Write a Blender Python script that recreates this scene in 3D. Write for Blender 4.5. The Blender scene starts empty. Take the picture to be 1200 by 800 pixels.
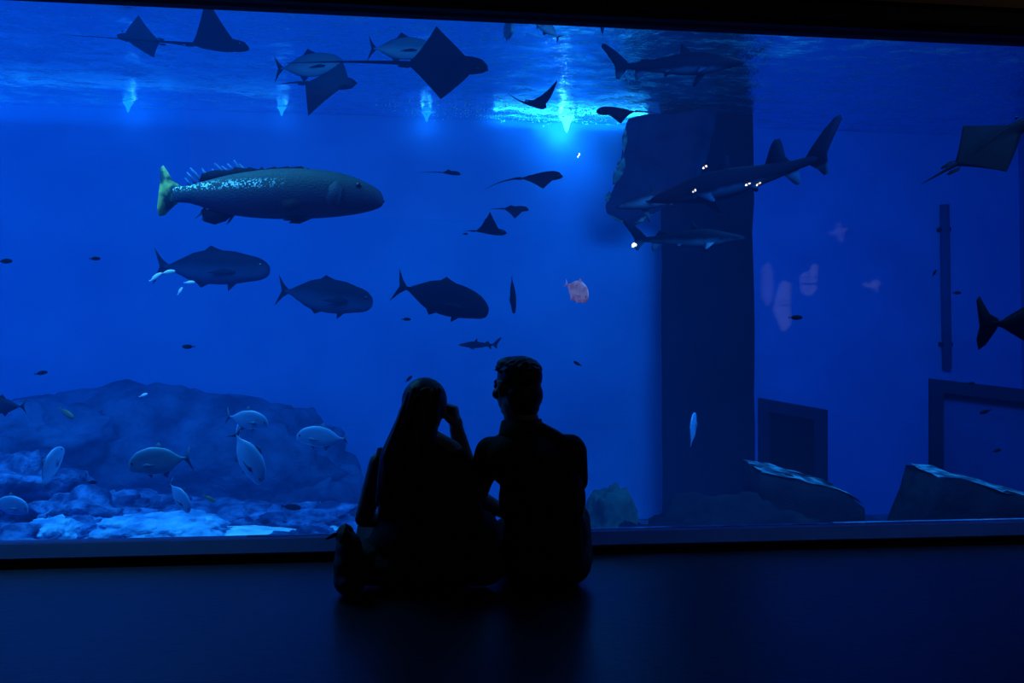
import bpy, bmesh, math, random
from mathutils import Vector, Matrix, Euler, noise as mnoise

random.seed(7)
PI = math.pi
scene = bpy.context.scene
col = bpy.data.collections.new('aquarium_hall'); scene.collection.children.link(col)

# ------------------------------------------------------------------ camera
F = 1040.0
YAW = math.radians(6.7)
PITCH = math.radians(1.76)
CAM = Vector((-4.1 * math.sin(YAW), -4.1 * math.cos(YAW), 0.85))
RT = Vector((math.cos(YAW), -math.sin(YAW), 0))
FW = Vector((math.sin(YAW) * math.cos(PITCH), math.cos(YAW) * math.cos(PITCH), math.sin(PITCH)))
UP = RT.cross(FW).normalized()
cd = bpy.data.cameras.new('camera'); cam = bpy.data.objects.new('camera', cd); col.objects.link(cam)
cd.sensor_width = 36.0; cd.lens = 36.0 * F / 1200.0; cd.clip_end = 100
R = Matrix((RT, UP, -FW)).transposed()
cam.matrix_world = Matrix.Translation(CAM) @ R.to_4x4()
scene.camera = cam


def at(px, py, d):
    """world point that stands d metres deep in front of the photographer"""
    return CAM + (FW + RT * ((px - 600) / F) + UP * ((400 - py) / F)) * d


def at_y(px, py, y):
    v = FW + RT * ((px - 600) / F) + UP * ((400 - py) / F)
    return CAM + v * ((y - CAM.y) / v.y)


# ------------------------------------------------------------------ helpers
def tag(o, label=None, cat=None, group=None, kind=None):
    if label: o['label'] = label
    if cat: o['category'] = cat
    if group: o['group'] = group
    if kind: o['kind'] = kind
    return o


def empty(name, loc, rot=None):
    o = bpy.data.objects.new(name, None); col.objects.link(o)
    o.empty_display_size = .1
    o.location = loc
    if rot is not None: o.rotation_euler = rot
    return o


def link(name, bm, mat, parent=None, smooth=True):
    me = bpy.data.meshes.new(name)
    bmesh.ops.recalc_face_normals(bm, faces=bm.faces)
    bm.to_mesh(me); bm.free()
    if smooth:
        for p in me.polygons: p.use_smooth = True
    o = bpy.data.objects.new(name, me); col.objects.link(o)
    if mat: me.materials.append(mat)
    if parent is not None: o.parent = parent
    return o


def box_bm(x0, x1, y0, y1, z0, z1, bm=None):
    bm = bm or bmesh.new()
    vs = [bm.verts.new((x, y, z)) for x in (x0, x1) for y in (y0, y1) for z in (z0, z1)]
    for f in ((0, 1, 3, 2), (4, 6, 7, 5), (0, 4, 5, 1), (2, 3, 7, 6), (0, 2, 6, 4), (1, 5, 7, 3)):
        bm.faces.new([vs[i] for i in f])
    return bm


def struct(name, bm, mat, smooth=False, parent=None):
    o = link(name, bm, mat, parent, smooth)
    if parent is None: o['kind'] = 'structure'
    return o


# ------------------------------------------------------------------ materials
def new_mat(name):
    m = bpy.data.materials.new(name); m.use_nodes = True
    m.node_tree.nodes.clear()
    return m, m.node_tree.nodes, m.node_tree.links


def pmat(name, c1, c2=None, rough=.6, scale=8.0, bump=0.0, bscale=None, metal=0.0, spec=.5, detail=6,
         coords='Object', emis=None, estr=0.0, lo=.35, hi=.65):
    m, N, L = new_mat(name)
    out = N.new('ShaderNodeOutputMaterial'); b = N.new('ShaderNodeBsdfPrincipled')
    L.new(b.outputs[0], out.inputs[0])
    b.inputs['Roughness'].default_value = rough
    if name == 'dark_polished_floor': b.inputs['Specular Tint'].default_value = (1, .38, 1, 1)
    b.inputs['Metallic'].default_value = metal
    b.inputs['Specular IOR Level'].default_value = spec
    tc = N.new('ShaderNodeTexCoord')
    n = N.new('ShaderNodeTexNoise'); n.inputs['Scale'].default_value = scale; n.inputs['Detail'].default_value = detail
    L.new(tc.outputs[coords], n.inputs['Vector'])
    r = N.new('ShaderNodeValToRGB')
    r.color_ramp.elements[0].position = lo; r.color_ramp.elements[1].position = hi
    r.color_ramp.elements[0].color = (*c1, 1); r.color_ramp.elements[1].color = (*(c2 or c1), 1)
    L.new(n.outputs[0], r.inputs[0]); L.new(r.outputs[0], b.inputs['Base Color'])
    if bump:
        n2 = N.new('ShaderNodeTexNoise'); n2.inputs['Scale'].default_value = bscale or scale * 3
        n2.inputs['Detail'].default_value = 8
        L.new(tc.outputs[coords], n2.inputs['Vector'])
        bp = N.new('ShaderNodeBump'); bp.inputs['Strength'].default_value = bump; bp.inputs['Distance'].default_value = .05
        L.new(n2.outputs[0], bp.inputs['Height']); L.new(bp.outputs[0], b.inputs['Normal'])
    if emis:
        b.inputs['Emission Color'].default_value = (*emis, 1); b.inputs['Emission Strength'].default_value = estr
    return m


def emat(name, c, s):
    m, N, L = new_mat(name)
    out = N.new('ShaderNodeOutputMaterial'); e = N.new('ShaderNodeEmission')
    e.inputs[0].default_value = (*c, 1); e.inputs[1].default_value = s
    L.new(e.outputs[0], out.inputs[0])
    return m


def countershaded(name, back, belly, z0=-.05, z1=.05, rough=.45, spec=.4, speck=None, sscale=60, bump=.0):
    """fish skin: darker back, paler belly, optional pale specks for scale sparkle"""
    m, N, L = new_mat(name)
    out = N.new('ShaderNodeOutputMaterial'); b = N.new('ShaderNodeBsdfPrincipled')
    L.new(b.outputs[0], out.inputs[0])
    b.inputs['Roughness'].default_value = rough; b.inputs['Specular IOR Level'].default_value = spec
    tc = N.new('ShaderNodeTexCoord'); sx = N.new('ShaderNodeSeparateXYZ'); L.new(tc.outputs['Object'], sx.inputs[0])
    nz = N.new('ShaderNodeTexNoise'); nz.inputs['Scale'].default_value = 9; L.new(tc.outputs['Object'], nz.inputs['Vector'])
    ad = N.new('ShaderNodeMath'); ad.operation = 'MULTIPLY_ADD'; ad.inputs[1].default_value = .06
    L.new(nz.outputs[0], ad.inputs[0]); L.new(sx.outputs['Z'], ad.inputs[2])
    mr = N.new('ShaderNodeMapRange'); mr.inputs['From Min'].default_value = z0 + .03; mr.inputs['From Max'].default_value = z1 + .03
    L.new(ad.outputs[0], mr.inputs['Value'])
    mx = N.new('ShaderNodeMix'); mx.data_type = 'RGBA'
    mx.inputs[6].default_value = (*belly, 1); mx.inputs[7].default_value = (*back, 1)
    L.new(mr.outputs[0], mx.inputs[0])
    last = mx.outputs[2]
    if speck:
        vo = N.new('ShaderNodeTexVoronoi'); vo.inputs['Scale'].default_value = sscale
        L.new(tc.outputs['Object'], vo.inputs['Vector'])
        wn = N.new('ShaderNodeTexWhiteNoise'); L.new(vo.outputs['Position'], wn.inputs['Vector'])
        gt = N.new('ShaderNodeMath'); gt.operation = 'GREATER_THAN'; gt.inputs[1].default_value = .70
        L.new(wn.outputs['Value'], gt.inputs[0])
        # pale flecks on the upper rear flank: scale sparkle painted as colour
        zz = N.new('ShaderNodeMapRange'); zz.inputs['From Min'].default_value = .0; zz.inputs['From Max'].default_value = .035
        L.new(sx.outputs['Z'], zz.inputs['Value'])
        z2 = N.new('ShaderNodeMapRange'); z2.inputs['From Min'].default_value = .085; z2.inputs['From Max'].default_value = .05
        L.new(sx.outputs['Z'], z2.inputs['Value'])
        xx = N.new('ShaderNodeMapRange'); xx.inputs['From Min'].default_value = .17; xx.inputs['From Max'].default_value = -.02
        L.new(sx.outputs['X'], xx.inputs['Value'])
        a1 = N.new('ShaderNodeMath'); a1.operation = 'MULTIPLY'; L.new(zz.outputs[0], a1.inputs[0]); L.new(xx.outputs[0], a1.inputs[1])
        a3 = N.new('ShaderNodeMath'); a3.operation = 'MULTIPLY'; L.new(a1.outputs[0], a3.inputs[0]); L.new(z2.outputs[0], a3.inputs[1])
        a2 = N.new('ShaderNodeMath'); a2.operation = 'MULTIPLY'; L.new(a3.outputs[0], a2.inputs[0]); L.new(gt.outputs[0], a2.inputs[1])
        m2 = N.new('ShaderNodeMix'); m2.data_type = 'RGBA'; L.new(a2.outputs[0], m2.inputs[0])
        L.new(last, m2.inputs[6]); m2.inputs[7].default_value = (*speck, 1)
        last = m2.outputs[2]
    L.new(last, b.inputs['Base Color'])
    if bump:
        v2 = N.new('ShaderNodeTexVoronoi'); v2.inputs['Scale'].default_value = sscale
        L.new(tc.outputs['Object'], v2.inputs['Vector'])
        bp = N.new('ShaderNodeBump'); bp.inputs['Strength'].default_value = bump; bp.inputs['Distance'].default_value = .01
        L.new(v2.outputs['Distance'], bp.inputs['Height']); L.new(bp.outputs[0], b.inputs['Normal'])
    return m


M = {}
M['floor'] = pmat('dark_polished_floor', (.012, .009, .012), (.018, .013, .018), rough=.34, scale=1.2, bump=.03, bscale=25, spec=.30)
M['black_wall'] = pmat('black_painted_wall', (.004, .004, .009), (.006, .006, .012), rough=.8, scale=3)
M['sill'] = pmat('dark_sill', (.03, .035, .17), (.04, .045, .19), rough=.6, scale=4, spec=.2)
M['gap'] = pmat('black_gap', (.002, .002, .002), rough=.9)
M['brown'] = pmat('brown_trim', (.16, .08, .025), (.11, .06, .02), rough=.6, scale=3)
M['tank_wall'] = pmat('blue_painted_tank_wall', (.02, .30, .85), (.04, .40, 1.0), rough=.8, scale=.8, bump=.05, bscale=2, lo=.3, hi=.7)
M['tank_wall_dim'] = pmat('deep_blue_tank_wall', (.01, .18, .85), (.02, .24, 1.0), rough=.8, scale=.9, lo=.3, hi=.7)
M['pillar'] = pmat('dark_rock_pillar', (.002, .004, .012), (.003, .008, .025), rough=.95, spec=.05, scale=1.5, bump=.3, bscale=4)
M['rock'] = pmat('reef_rock', (.005, .04, .15), (.05, .25, .62), rough=.9, scale=5, bump=1.0, bscale=14, lo=.42, hi=.72, spec=.1)
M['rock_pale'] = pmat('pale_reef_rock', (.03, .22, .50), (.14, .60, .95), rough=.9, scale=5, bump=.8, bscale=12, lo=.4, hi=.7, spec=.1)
M['rock_dark'] = pmat('dark_reef_rock', (.008, .045, .14), (.03, .17, .40), spec=.1, rough=.95, scale=2.2, bump=.8, bscale=9)
M['rock_black'] = pmat('dark_ledge_rock', (.002, .006, .016), (.006, .016, .028), spec=.05, rough=.95, scale=3, bump=.8, bscale=7)
M['ledge_top'] = pmat('pale_ledge_top', (.01, .06, .12), (.10, .42, .60), rough=.9, scale=7, bump=.8, spec=.1, lo=.45, hi=.7)
M['sand'] = pmat('pale_sand', (.12, .5, .7), (.3, .85, 1), rough=.9, scale=6, bump=.5, bscale=30)
M['algae'] = pmat('painted_rim_glint', (.01, .06, .09), (.12, .45, .45), rough=.8, scale=9, bump=1, spec=.3)  # pale colour standing for light on the hanging rock's rim
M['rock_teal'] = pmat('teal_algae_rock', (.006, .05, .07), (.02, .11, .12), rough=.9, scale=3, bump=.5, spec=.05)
M['rock_hang'] = pmat('dark_blue_rock', (.002, .012, .05), (.006, .03, .09), rough=.9, scale=3, bump=.6, spec=.05)  # dark blue tone mottled by noise
M['fish_black'] = pmat('black_fish_skin', (.0005, .0008, .002), (.001, .0015, .003), rough=.8, spec=.03)
M['slit'] = pmat('dark_blue_slit', (.003, .05, .24), (.004, .06, .28), rough=.8, scale=3, spec=.04)
M['ray'] = countershaded('dark_ray_skin', (.001, .002, .006), (.002, .004, .010), rough=.8, spec=.03)
M['ray_grey'] = countershaded('grey_ray_skin', (.010, .03, .06), (.003, .008, .018), rough=.8, spec=.05)
M['fish_dark'] = countershaded('dark_fish_skin', (.001, .004, .014), (.002, .007, .02), rough=.7, spec=.04)
M['fish_mid'] = countershaded('blue_grey_fish_skin', (.001, .006, .022), (.006, .035, .10), rough=.7, spec=.06)
M['fish_pale'] = countershaded('silvery_fish_skin', (.05, .30, .60), (.12, .44, .80), rough=.4, spec=.6, z0=-.02, z1=.04)
M['fish_teal'] = countershaded('grey_green_fish_skin', (.015, .08, .13), (.04, .15, .22), rough=.5, spec=.2, z0=-.02, z1=.04)
M['fish_green'] = countershaded('green_silver_fish_skin', (.05, .25, .42), (.12, .45, .60), rough=.4, spec=.5, z0=-.02, z1=.04)
M['tiny'] = pmat('small_fish_skin', (.001, .002, .006), (.003, .003, .008), rough=.8, spec=.04)
M['tiny_pale'] = pmat('pale_small_fish_skin', (.4, .7, .9), (.6, .9, 1), rough=.5)
M['tiny_green'] = pmat('olive_small_fish_skin', (.05, .10, .06), (.08, .14, .08), rough=.5)
M['grouper'] = countershaded('grouper_skin', (.012, .06, .06), (.004, .022, .06), z0=-.07, z1=.06, rough=.55, spec=.15, speck=(.45, .85, .75), sscale=95, bump=.4)
M['fin_dark'] = pmat('dark_fin', (.001, .004, .010), (.002, .008, .016), rough=.7, spec=.05)
M['fin_clear'] = pmat('pale_fin', (.015, .08, .18), (.04, .18, .34), rough=.6, scale=20, spec=.1)
M['fin_yellow'] = pmat('mottled_yellow_tail', (.010, .05, .05), (.42, .55, .14), rough=.7, scale=11, lo=.42, hi=.66, spec=.1)
M['pink'] = pmat('pink_glowing_skin', (.35, .22, .30), (1.0, .62, .62), rough=.6, scale=16, lo=.4, hi=.6, emis=(.75, .28, .36), estr=.10)  # mottled pink, with a faint glow added to the skin
M['shark_back'] = countershaded('shark_skin', (.001, .003, .011), (.006, .03, .07), z0=-.075, z1=-.045, rough=.8, spec=.03)
M['shark_pale'] = countershaded('pale_shark_skin', (.002, .008, .025), (.03, .10, .17), z0=-.05, z1=.0, rough=.8, spec=.05)
M['eye'] = pmat('dark_eye', (.004, .004, .008), rough=.15)
M['eye_ring'] = pmat('pale_eye_ring', (.3, .5, .6), rough=.3)
M['skin'] = pmat('skin', (.20, .12, .09), (.26, .15, .11), rough=.55, scale=6)
M['hair'] = pmat('dark_hair', (.008, .006, .005), (.018, .013, .010), rough=.45, scale=40)
M['hair_brown'] = pmat('long_brown_hair', (.020, .012, .008), (.05, .03, .018), rough=.45, scale=30)
M['shirt'] = pmat('black_shirt_cloth', (.006, .006, .008), (.011, .011, .014), rough=.9, scale=8, bump=.3, bscale=10)
M['jacket'] = pmat('dark_top_cloth', (.005, .005, .007), (.010, .010, .013), rough=.9, scale=8, bump=.3, bscale=10)
M['trousers'] = pmat('dark_trouser_cloth', (.006, .006, .009), (.010, .010, .014), rough=.9, scale=10, bump=.3)
M['shoe'] = pmat('dark_shoe', (.006, .006, .007), rough=.6)
M['bag'] = pmat('black_bag_fabric', (.004, .004, .005), (.007, .007, .009), rough=.75, scale=10, bump=.2)
M['phone'] = pmat('black_phone', (.004, .004, .005), rough=.3)
M['lamp_body'] = pmat('lamp_metal', (.03, .03, .035), rough=.4, metal=.8)
M['lens_blue'] = emat('lit_blue_lens', (.004, .28, 1.0), 2.6)
M['lens_cyan'] = emat('lit_cyan_lens', (.05, .75, 1.0), 6.0)
M['streak_sparkle'] = pmat('sparkle_beads', (.2, .9, 1), (.5, 1, 1), rough=.3, scale=3)  # pale colour of the spheres that draw the speckled light streak
M['downlight'] = emat('warm_white_lamp', (1, .93, .80), 90.0)
M['frame'] = pmat('tank_window_frame', (.002, .006, .03), (.003, .008, .04), rough=.8, scale=3, spec=.04)
M['pane_dark'] = pmat('dark_tank_window', (.001, .002, .008), (.002, .003, .010), rough=.6, scale=2, spec=.04)
M['pane_blue'] = pmat('blue_tank_window', (.003, .03, .16), (.004, .04, .20), rough=.6, scale=1.5, spec=.04)
M['sign_lit'] = emat('backlit_panel', (.50, .65, 1.0), .7)
M['sign_dim'] = emat('dim_backlit_panel', (.5, .6, 1.0), .45)
M['sign_white'] = emat('bright_backlit_panel', (.9, .95, 1.0), 3.0)


# glass: clear acrylic that mirrors a little of the dark hall
def make_glass():
    m, N, L = new_mat('clear_acrylic')
    out = N.new('ShaderNodeOutputMaterial'); mx = N.new('ShaderNodeMixShader')
    t = N.new('ShaderNodeBsdfTransparent'); g = N.new('ShaderNodeBsdfGlossy')
    g.inputs['Roughness'].default_value = .001
    lw = N.new('ShaderNodeLayerWeight'); lw.inputs[0].default_value = .5
    pw = N.new('ShaderNodeMath'); pw.operation = 'POWER'; pw.inputs[1].default_value = 5
    ma = N.new('ShaderNodeMath'); ma.operation = 'MULTIPLY_ADD'; ma.inputs[1].default_value = .9; ma.inputs[2].default_value = .03
    L.new(lw.outputs['Facing'], pw.inputs[0]); L.new(pw.outputs[0], ma.inputs[0])
    L.new(ma.outputs[0], mx.inputs[0]); L.new(t.outputs[0], mx.inputs[1]); L.new(g.outputs[0], mx.inputs[2])
    L.new(mx.outputs[0], out.inputs[0])
    return m


M['glass'] = make_glass()

ZS = 4.55      # water line
YB = 9.0       # back wall of the tank
XL = at_y(665, 150, YB).x


# water: absorbing, with the blue haze of scattered light put in as emission
def make_water():
    m, N, L = new_mat('sea_water')
    out = N.new('ShaderNodeOutputMaterial'); v = N.new('ShaderNodeVolumePrincipled')
    L.new(v.outputs[0], out.inputs['Volume'])
    v.inputs['Color'].default_value = (0, 0, 0, 1)
    v.inputs['Absorption Color'].default_value = (0, 0, 0, 1)
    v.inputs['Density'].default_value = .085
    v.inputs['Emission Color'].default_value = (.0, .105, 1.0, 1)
    g = N.new('ShaderNodeNewGeometry'); s = N.new('ShaderNodeSeparateXYZ'); L.new(g.outputs['Position'], s.inputs[0])

    def mrange(sock, a, b, c, d, typ='SMOOTHSTEP'):
        r = N.new('ShaderNodeMapRange'); r.interpolation_type = typ
        r.inputs['From Min'].default_value = a; r.inputs['From Max'].default_value = b
        r.inputs['To Min'].default_value = c; r.inputs['To Max'].default_value = d
        L.new(sock, r.inputs['Value']); return r.outputs[0]

    def math_(op, a, b):
        n = N.new('ShaderNodeMath'); n.operation = op
        for i, q in enumerate((a, b)):
            if isinstance(q, (int, float)): n.inputs[i].default_value = q
            else: L.new(q, n.inputs[i])
        return n.outputs[0]
    base = mrange(s.outputs['X'], -6.0, 3.6, .048, .0050, 'LINEAR')  # haze emission made stronger towards the left
    # light shaft below the bright lamp, put in as extra emission
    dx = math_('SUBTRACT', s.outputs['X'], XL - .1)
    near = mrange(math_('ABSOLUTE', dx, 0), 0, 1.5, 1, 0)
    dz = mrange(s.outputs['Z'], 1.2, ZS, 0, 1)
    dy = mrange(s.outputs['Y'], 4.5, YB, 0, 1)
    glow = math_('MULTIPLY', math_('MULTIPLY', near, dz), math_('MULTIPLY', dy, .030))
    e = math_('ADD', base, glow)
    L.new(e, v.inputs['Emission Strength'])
    return m


M['water'] = make_water()


def make_surface():
    m, N, L = new_mat('rippled_water_surface')
    out = N.new('ShaderNodeOutputMaterial'); g = N.new('ShaderNodeBsdfGlossy')
    g.inputs['Roughness'].default_value = .04
    g.inputs['Color'].default_value = (.75, .9, 1, 1)
    tc = N.new('ShaderNodeTexCoord'); mp = N.new('ShaderNodeMapping'); mp.inputs['Scale'].default_value = (1, .8, 1)
    L.new(tc.outputs['Object'], mp.inputs[0])
    n = N.new('ShaderNodeTexNoise'); n.inputs['Scale'].default_value = 3.0; n.inputs['Detail'].default_value = 8
    n.inputs['Roughness'].default_value = .6
    L.new(mp.outputs[0], n.inputs['Vector'])
    b = N.new('ShaderNodeBump'); b.inputs['Strength'].default_value = .5; b.inputs['Distance'].default_value = .06
    L.new(n.outputs[0], b.inputs['Height']); L.new(b.outputs[0], g.inputs['Normal'])
    df = N.new('ShaderNodeBsdfDiffuse'); df.inputs['Color'].default_value = (.35, .9, 1, 1)
    L.new(b.outputs[0], df.inputs['Normal'])
    n3 = N.new('ShaderNodeTexNoise'); n3.inputs['Scale'].default_value = 2.2; n3.inputs['Detail'].default_value = 10; n3.inputs['Roughness'].default_value = .75
    mp2 = N.new('ShaderNodeMapping'); mp2.inputs['Scale'].default_value = (1, 2.6, 1)
    L.new(tc.outputs['Object'], mp2.inputs[0]); L.new(mp2.outputs[0], n3.inputs['Vector'])
    rr = N.new('ShaderNodeMapRange'); rr.inputs['From Min'].default_value = .48; rr.inputs['From Max'].default_value = .75
    rr.inputs['To Min'].default_value = .04; rr.inputs['To Max'].default_value = .85
    L.new(n3.outputs[0], rr.inputs['Value'])
    mx = N.new('ShaderNodeMixShader'); L.new(rr.outputs[0], mx.inputs[0]); L.new(g.outputs[0], mx.inputs[1]); L.new(df.outputs[0], mx.inputs[2])
    L.new(mx.outputs[0], out.inputs[0])
    return m


M['surface'] = make_surface()

# ------------------------------------------------------------------ the hall
ZT, ZSILL = 2.51, .09
struct('floor', box_bm(-8, 8, -9.2, -.02, -.1, 0), M['floor'])
struct('wall_front', box_bm(-8, 8, -.02, .12, ZT, 6.6), M['black_wall'])
struct('ceiling', box_bm(-8, 8, -9.2, -.02, 4.0, 4.1), M['black_wall'])
struct('wall_rear', box_bm(-8, 8, -9.4, -9.2, 0, 4.0), M['black_wall'])
struct('wall_left', box_bm(-8.2, -8, -9.2, .0, 0, 4.0), M['black_wall'])
struct('wall_right', box_bm(8, 8.2, -9.2, .0, 0, 4.0), M['black_wall'])
# sill block below the window, the shadow under its nose painted as a black strip
b = box_bm(-8, 8, -.045, .12, .030, ZSILL)
for v in b.verts:
    if v.co.y < 0 and v.co.z > .05: v.co.z = .042
b.verts.ensure_lookup_table()
bmesh.ops.bisect_plane(b, geom=b.verts[:] + b.edges[:] + b.faces[:], plane_co=(0, .018, 0), plane_no=(0, 1, 0))
for v in b.verts:
    if abs(v.co.y - .018) < 1e-4 and v.co.z > .04: v.co.z = ZSILL
struct('trim_2', b, M['sill'])
struct('trim_3', box_bm(-8, 8, -.02, .12, -.1, .030), M['gap'])
struct('trim_4', box_bm(-8, 8, -.034, -.021, .0, .010), M['brown'])
struct('trim_glint', box_bm(1.6, 7.9, .08, .11, ZSILL, ZSILL + .006), M['rock_pale'])  # pale strip painted for the light reflected at the glass joint
struct('trim_glint_faint', box_bm(-1.2, 1.6, .08, .11, ZSILL, ZSILL + .003), M['rock'])  # darker run of the same painted reflection
# header details: recessed lower lip and a brown band on the right
struct('trim_5', box_bm(-8, 8, -.05, -.02, ZT + .03, ZT + .10), M['black_wall'])
struct('trim_6', box_bm(.5, 8, -.04, -.02, ZT + .13, ZT + .19), M['brown'])
struct('window_1', box_bm(-7.9, 7.9, .02, .07, ZSILL, ZT), M['glass'])
for nm, x in (('wall_left_pier', -8.1), ('wall_right_pier', 7.9)):
    struct(nm, box_bm(x, x + .2, -.02, .5, -.1, ZT), M['black_wall'])

# lamps in the hall behind the photographer: seen only as glints in the glass


def mirrored(px, py, y):
    p = at_y(px, py, y); return Vector((p.x, -y, p.z))


spots = [(680, 180, .013, 'nearest the middle'), (829, 194, .012, 'of the upper pair'), (816, 222, .012, 'below the upper one'),
         (880, 214, .012, 'left one of a twin'), (892, 214, .012, 'right one of a twin'), (745, 286, .022, 'large and low')]
for i, (px, py, r, w) in enumerate(spots):
    p = mirrored(px, py, 6.0 + .15 * i)
    t = empty('hall_spotlight', p)
    tag(t, 'small warm hall spotlight glinting in the glass, ' + w, 'lamp', 'hall spotlights mirrored in the glass')
    b = bmesh.new(); bmesh.ops.create_uvsphere(b, u_segments=12, v_segments=8, radius=r)
    link('bulb', b, M['downlight'], t)
    b = bmesh.new(); bmesh.ops.create_cone(b, cap_ends=True, segments=16, radius1=r * 2.2, radius2=r * 1.4, depth=.06,
                                          matrix=Matrix.Translation((0, -.045, 0)) @ Matrix.Rotation(PI / 2, 4, 'X'))
    link('lamp_housing', b, M['lamp_body'], t)
    b = box_bm(-.004, .004, -.05, -.04, 0, 4.0 - p.z); link('hanging_rod', b, M['lamp_body'], t)


# backlit wall panels of the hall's rear wall, seen only as faint reflections in the glass
def panel(name, label, outline, mat, extras=()):
    pts = [mirrored(x, y, 9.12) for x, y in outline]
    c = sum(pts, Vector()) / len(pts)
    t = empty(name, c); tag(t, label, 'wall light')
    b = bmesh.new(); fr = [b.verts.new(v - c) for v in pts]; bk = [b.verts.new(v.co + Vector((0, -.07, 0))) for v in fr]
    b.faces.new(fr); b.faces.new(bk[::-1])
    for i in range(len(fr)): b.faces.new((fr[i], bk[i], bk[(i + 1) % len(fr)], fr[(i + 1) % len(fr)]))
    link('lit_face', b, mat, t, False)
    for (x0, y0, x1, y1) in extras:
        p, q = mirrored(x0, y0, 9.10) - c, mirrored(x1, y1, 9.10) - c
        link('dark_bar', box_bm(min(p.x, q.x), max(p.x, q.x), p.y, p.y + .02, min(p.z, q.z), max(p.z, q.z)), M['gap'], t, False)


panel('backlit_panel', 'tall leaf shaped lit panel mirrored right of the pillar', [(921, 328), (929, 331), (929, 380), (922, 388), (915, 372), (911, 362), (914, 345)], M['sign_lit'], [(914, 352, 929, 353), (914, 357, 929, 358)])
panel('backlit_panel', 'faint rounded lit panel mirrored beside the pillar edge', [(898, 312), (903, 306), (908, 315), (909, 345), (903, 358), (897, 345)], M['sign_dim'])
panel('backlit_panel', 'lit window shaped panel mirrored above the small tank window', [(943, 320), (954, 316), (957, 308), (961, 310), (959, 340), (953, 346), (944, 340)], M['sign_lit'], [(942, 331, 961, 333), (949, 310, 950.5, 341), (942, 324, 961, 325)])
panel('shark_sign', 'faint lit shark shaped sign mirrored high right of the pillar', [(974, 271), (985, 268), (987, 258), (989, 266), (998, 266), (992, 271), (990, 283), (987, 274)], M['sign_dim'])
panel('shark_sign', 'small bright lit shark shaped sign mirrored in the blue wall', [(1018, 329), (1021, 332), (1027, 331), (1030, 326), (1033, 330), (1035, 333), (1031, 335), (1033, 341), (1028, 336), (1022, 335), (1018, 334)], M['sign_lit'])

# ------------------------------------------------------------------ the tank
W0 = -1.4
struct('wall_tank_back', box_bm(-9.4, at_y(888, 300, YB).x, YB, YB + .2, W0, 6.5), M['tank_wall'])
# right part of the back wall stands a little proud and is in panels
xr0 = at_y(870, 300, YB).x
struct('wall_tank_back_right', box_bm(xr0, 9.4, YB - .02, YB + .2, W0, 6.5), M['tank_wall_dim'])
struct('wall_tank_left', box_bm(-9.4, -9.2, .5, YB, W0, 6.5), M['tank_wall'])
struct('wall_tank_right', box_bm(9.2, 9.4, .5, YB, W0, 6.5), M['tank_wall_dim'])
struct('floor_tank', box_bm(-9.2, 9.2, .12, YB, W0 - .2, W0), M['rock_dark'])
struct('ceiling_tank', box_bm(-9.4, 9.4, .5, YB + .2, 6.5, 6.7), M['black_wall'])
struct('floor_reef', box_bm(-9.2, -.9, .12, 5.0, W0, -.62), M['rock_dark'])
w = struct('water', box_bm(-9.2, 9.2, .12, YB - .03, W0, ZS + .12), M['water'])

# rippled water surface
b = bmesh.new()
NX, NY = 300, 150
rows = []
for j in range(NY + 1):
    y = .13 + (YB - .13) * j / NY
    rows.append([b.verts.new((-9.1 + 18.2 * i / NX, y,
                              .016 * mnoise.fractal(Vector((-9.1 + 18.2 * i / NX, y * 1.0, 0)) * 1.6, 1.0, 2.0, 4) +
                              .010 * math.sin(3.1 * y + .9 * math.sin(.8 * (-9.1 + 18.2 * i / NX)))))
                 for i in range(NX + 1)])
for j in range(NY):
    for i in range(NX):
        b.faces.new((rows[j][i], rows[j][i + 1], rows[j + 1][i + 1], rows[j + 1][i]))
o = struct('water_surface', b, M['surface'], smooth=True); o.location = (0, 0, ZS)

# pillar
p0 = at(780, 300, 12.75); p1 = at(888, 300, 12.75)
b = bmesh.new(); bmesh.ops.create_grid(b, x_segments=1, y_segments=1, size=1); b.free()


def rough_box(x0, x1, y0, y1, z0, z1, amp, n=(6, 6, 24), seed=0):
    b = box_bm(x0, x1, y0, y1, z0, z1)
    bmesh.ops.subdivide_edges(b, edges=b.edges, cuts=12, use_grid_fill=True)
    for v in b.verts:
        q = Vector(v.co) * 1.3 + Vector((seed * 7.1, 0, 0))
        v.co += Vector((mnoise.noise(q), mnoise.noise(q + Vector((9, 0, 0))), 0)) * amp
    return b


pil = struct('pillar', rough_box(p0.x, p1.x, p0.y, p0.y + .22, W0, 4.7, .03), M['pillar'], smooth=False)

# dark vertical pipe on the back wall: a recess groove built as a tube
pa = at_y(1107, 240, YB - .1); pb = at_y(1108, 432, YB - .1)
t = empty('wall_slit', (pa.x, YB - .1, pb.z)); tag(t, 'dark narrow vertical pipe in the blue tank wall at right', 'slit')
b = bmesh.new(); bmesh.ops.create_cone(b, cap_ends=True, segments=16, radius1=.07, radius2=.07, depth=pa.z - pb.z,
                                      matrix=Matrix.Translation((0, 0, (pa.z - pb.z) / 2)))
link('slit_tube', b, M['slit'], t)
for q in (.15, .85):
    link('slit_clamp', box_bm(-.09, .09, -.02, .09, (pa.z - pb.z) * q - .03, (pa.z - pb.z) * q + .03), M['frame'], t, False)


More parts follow.
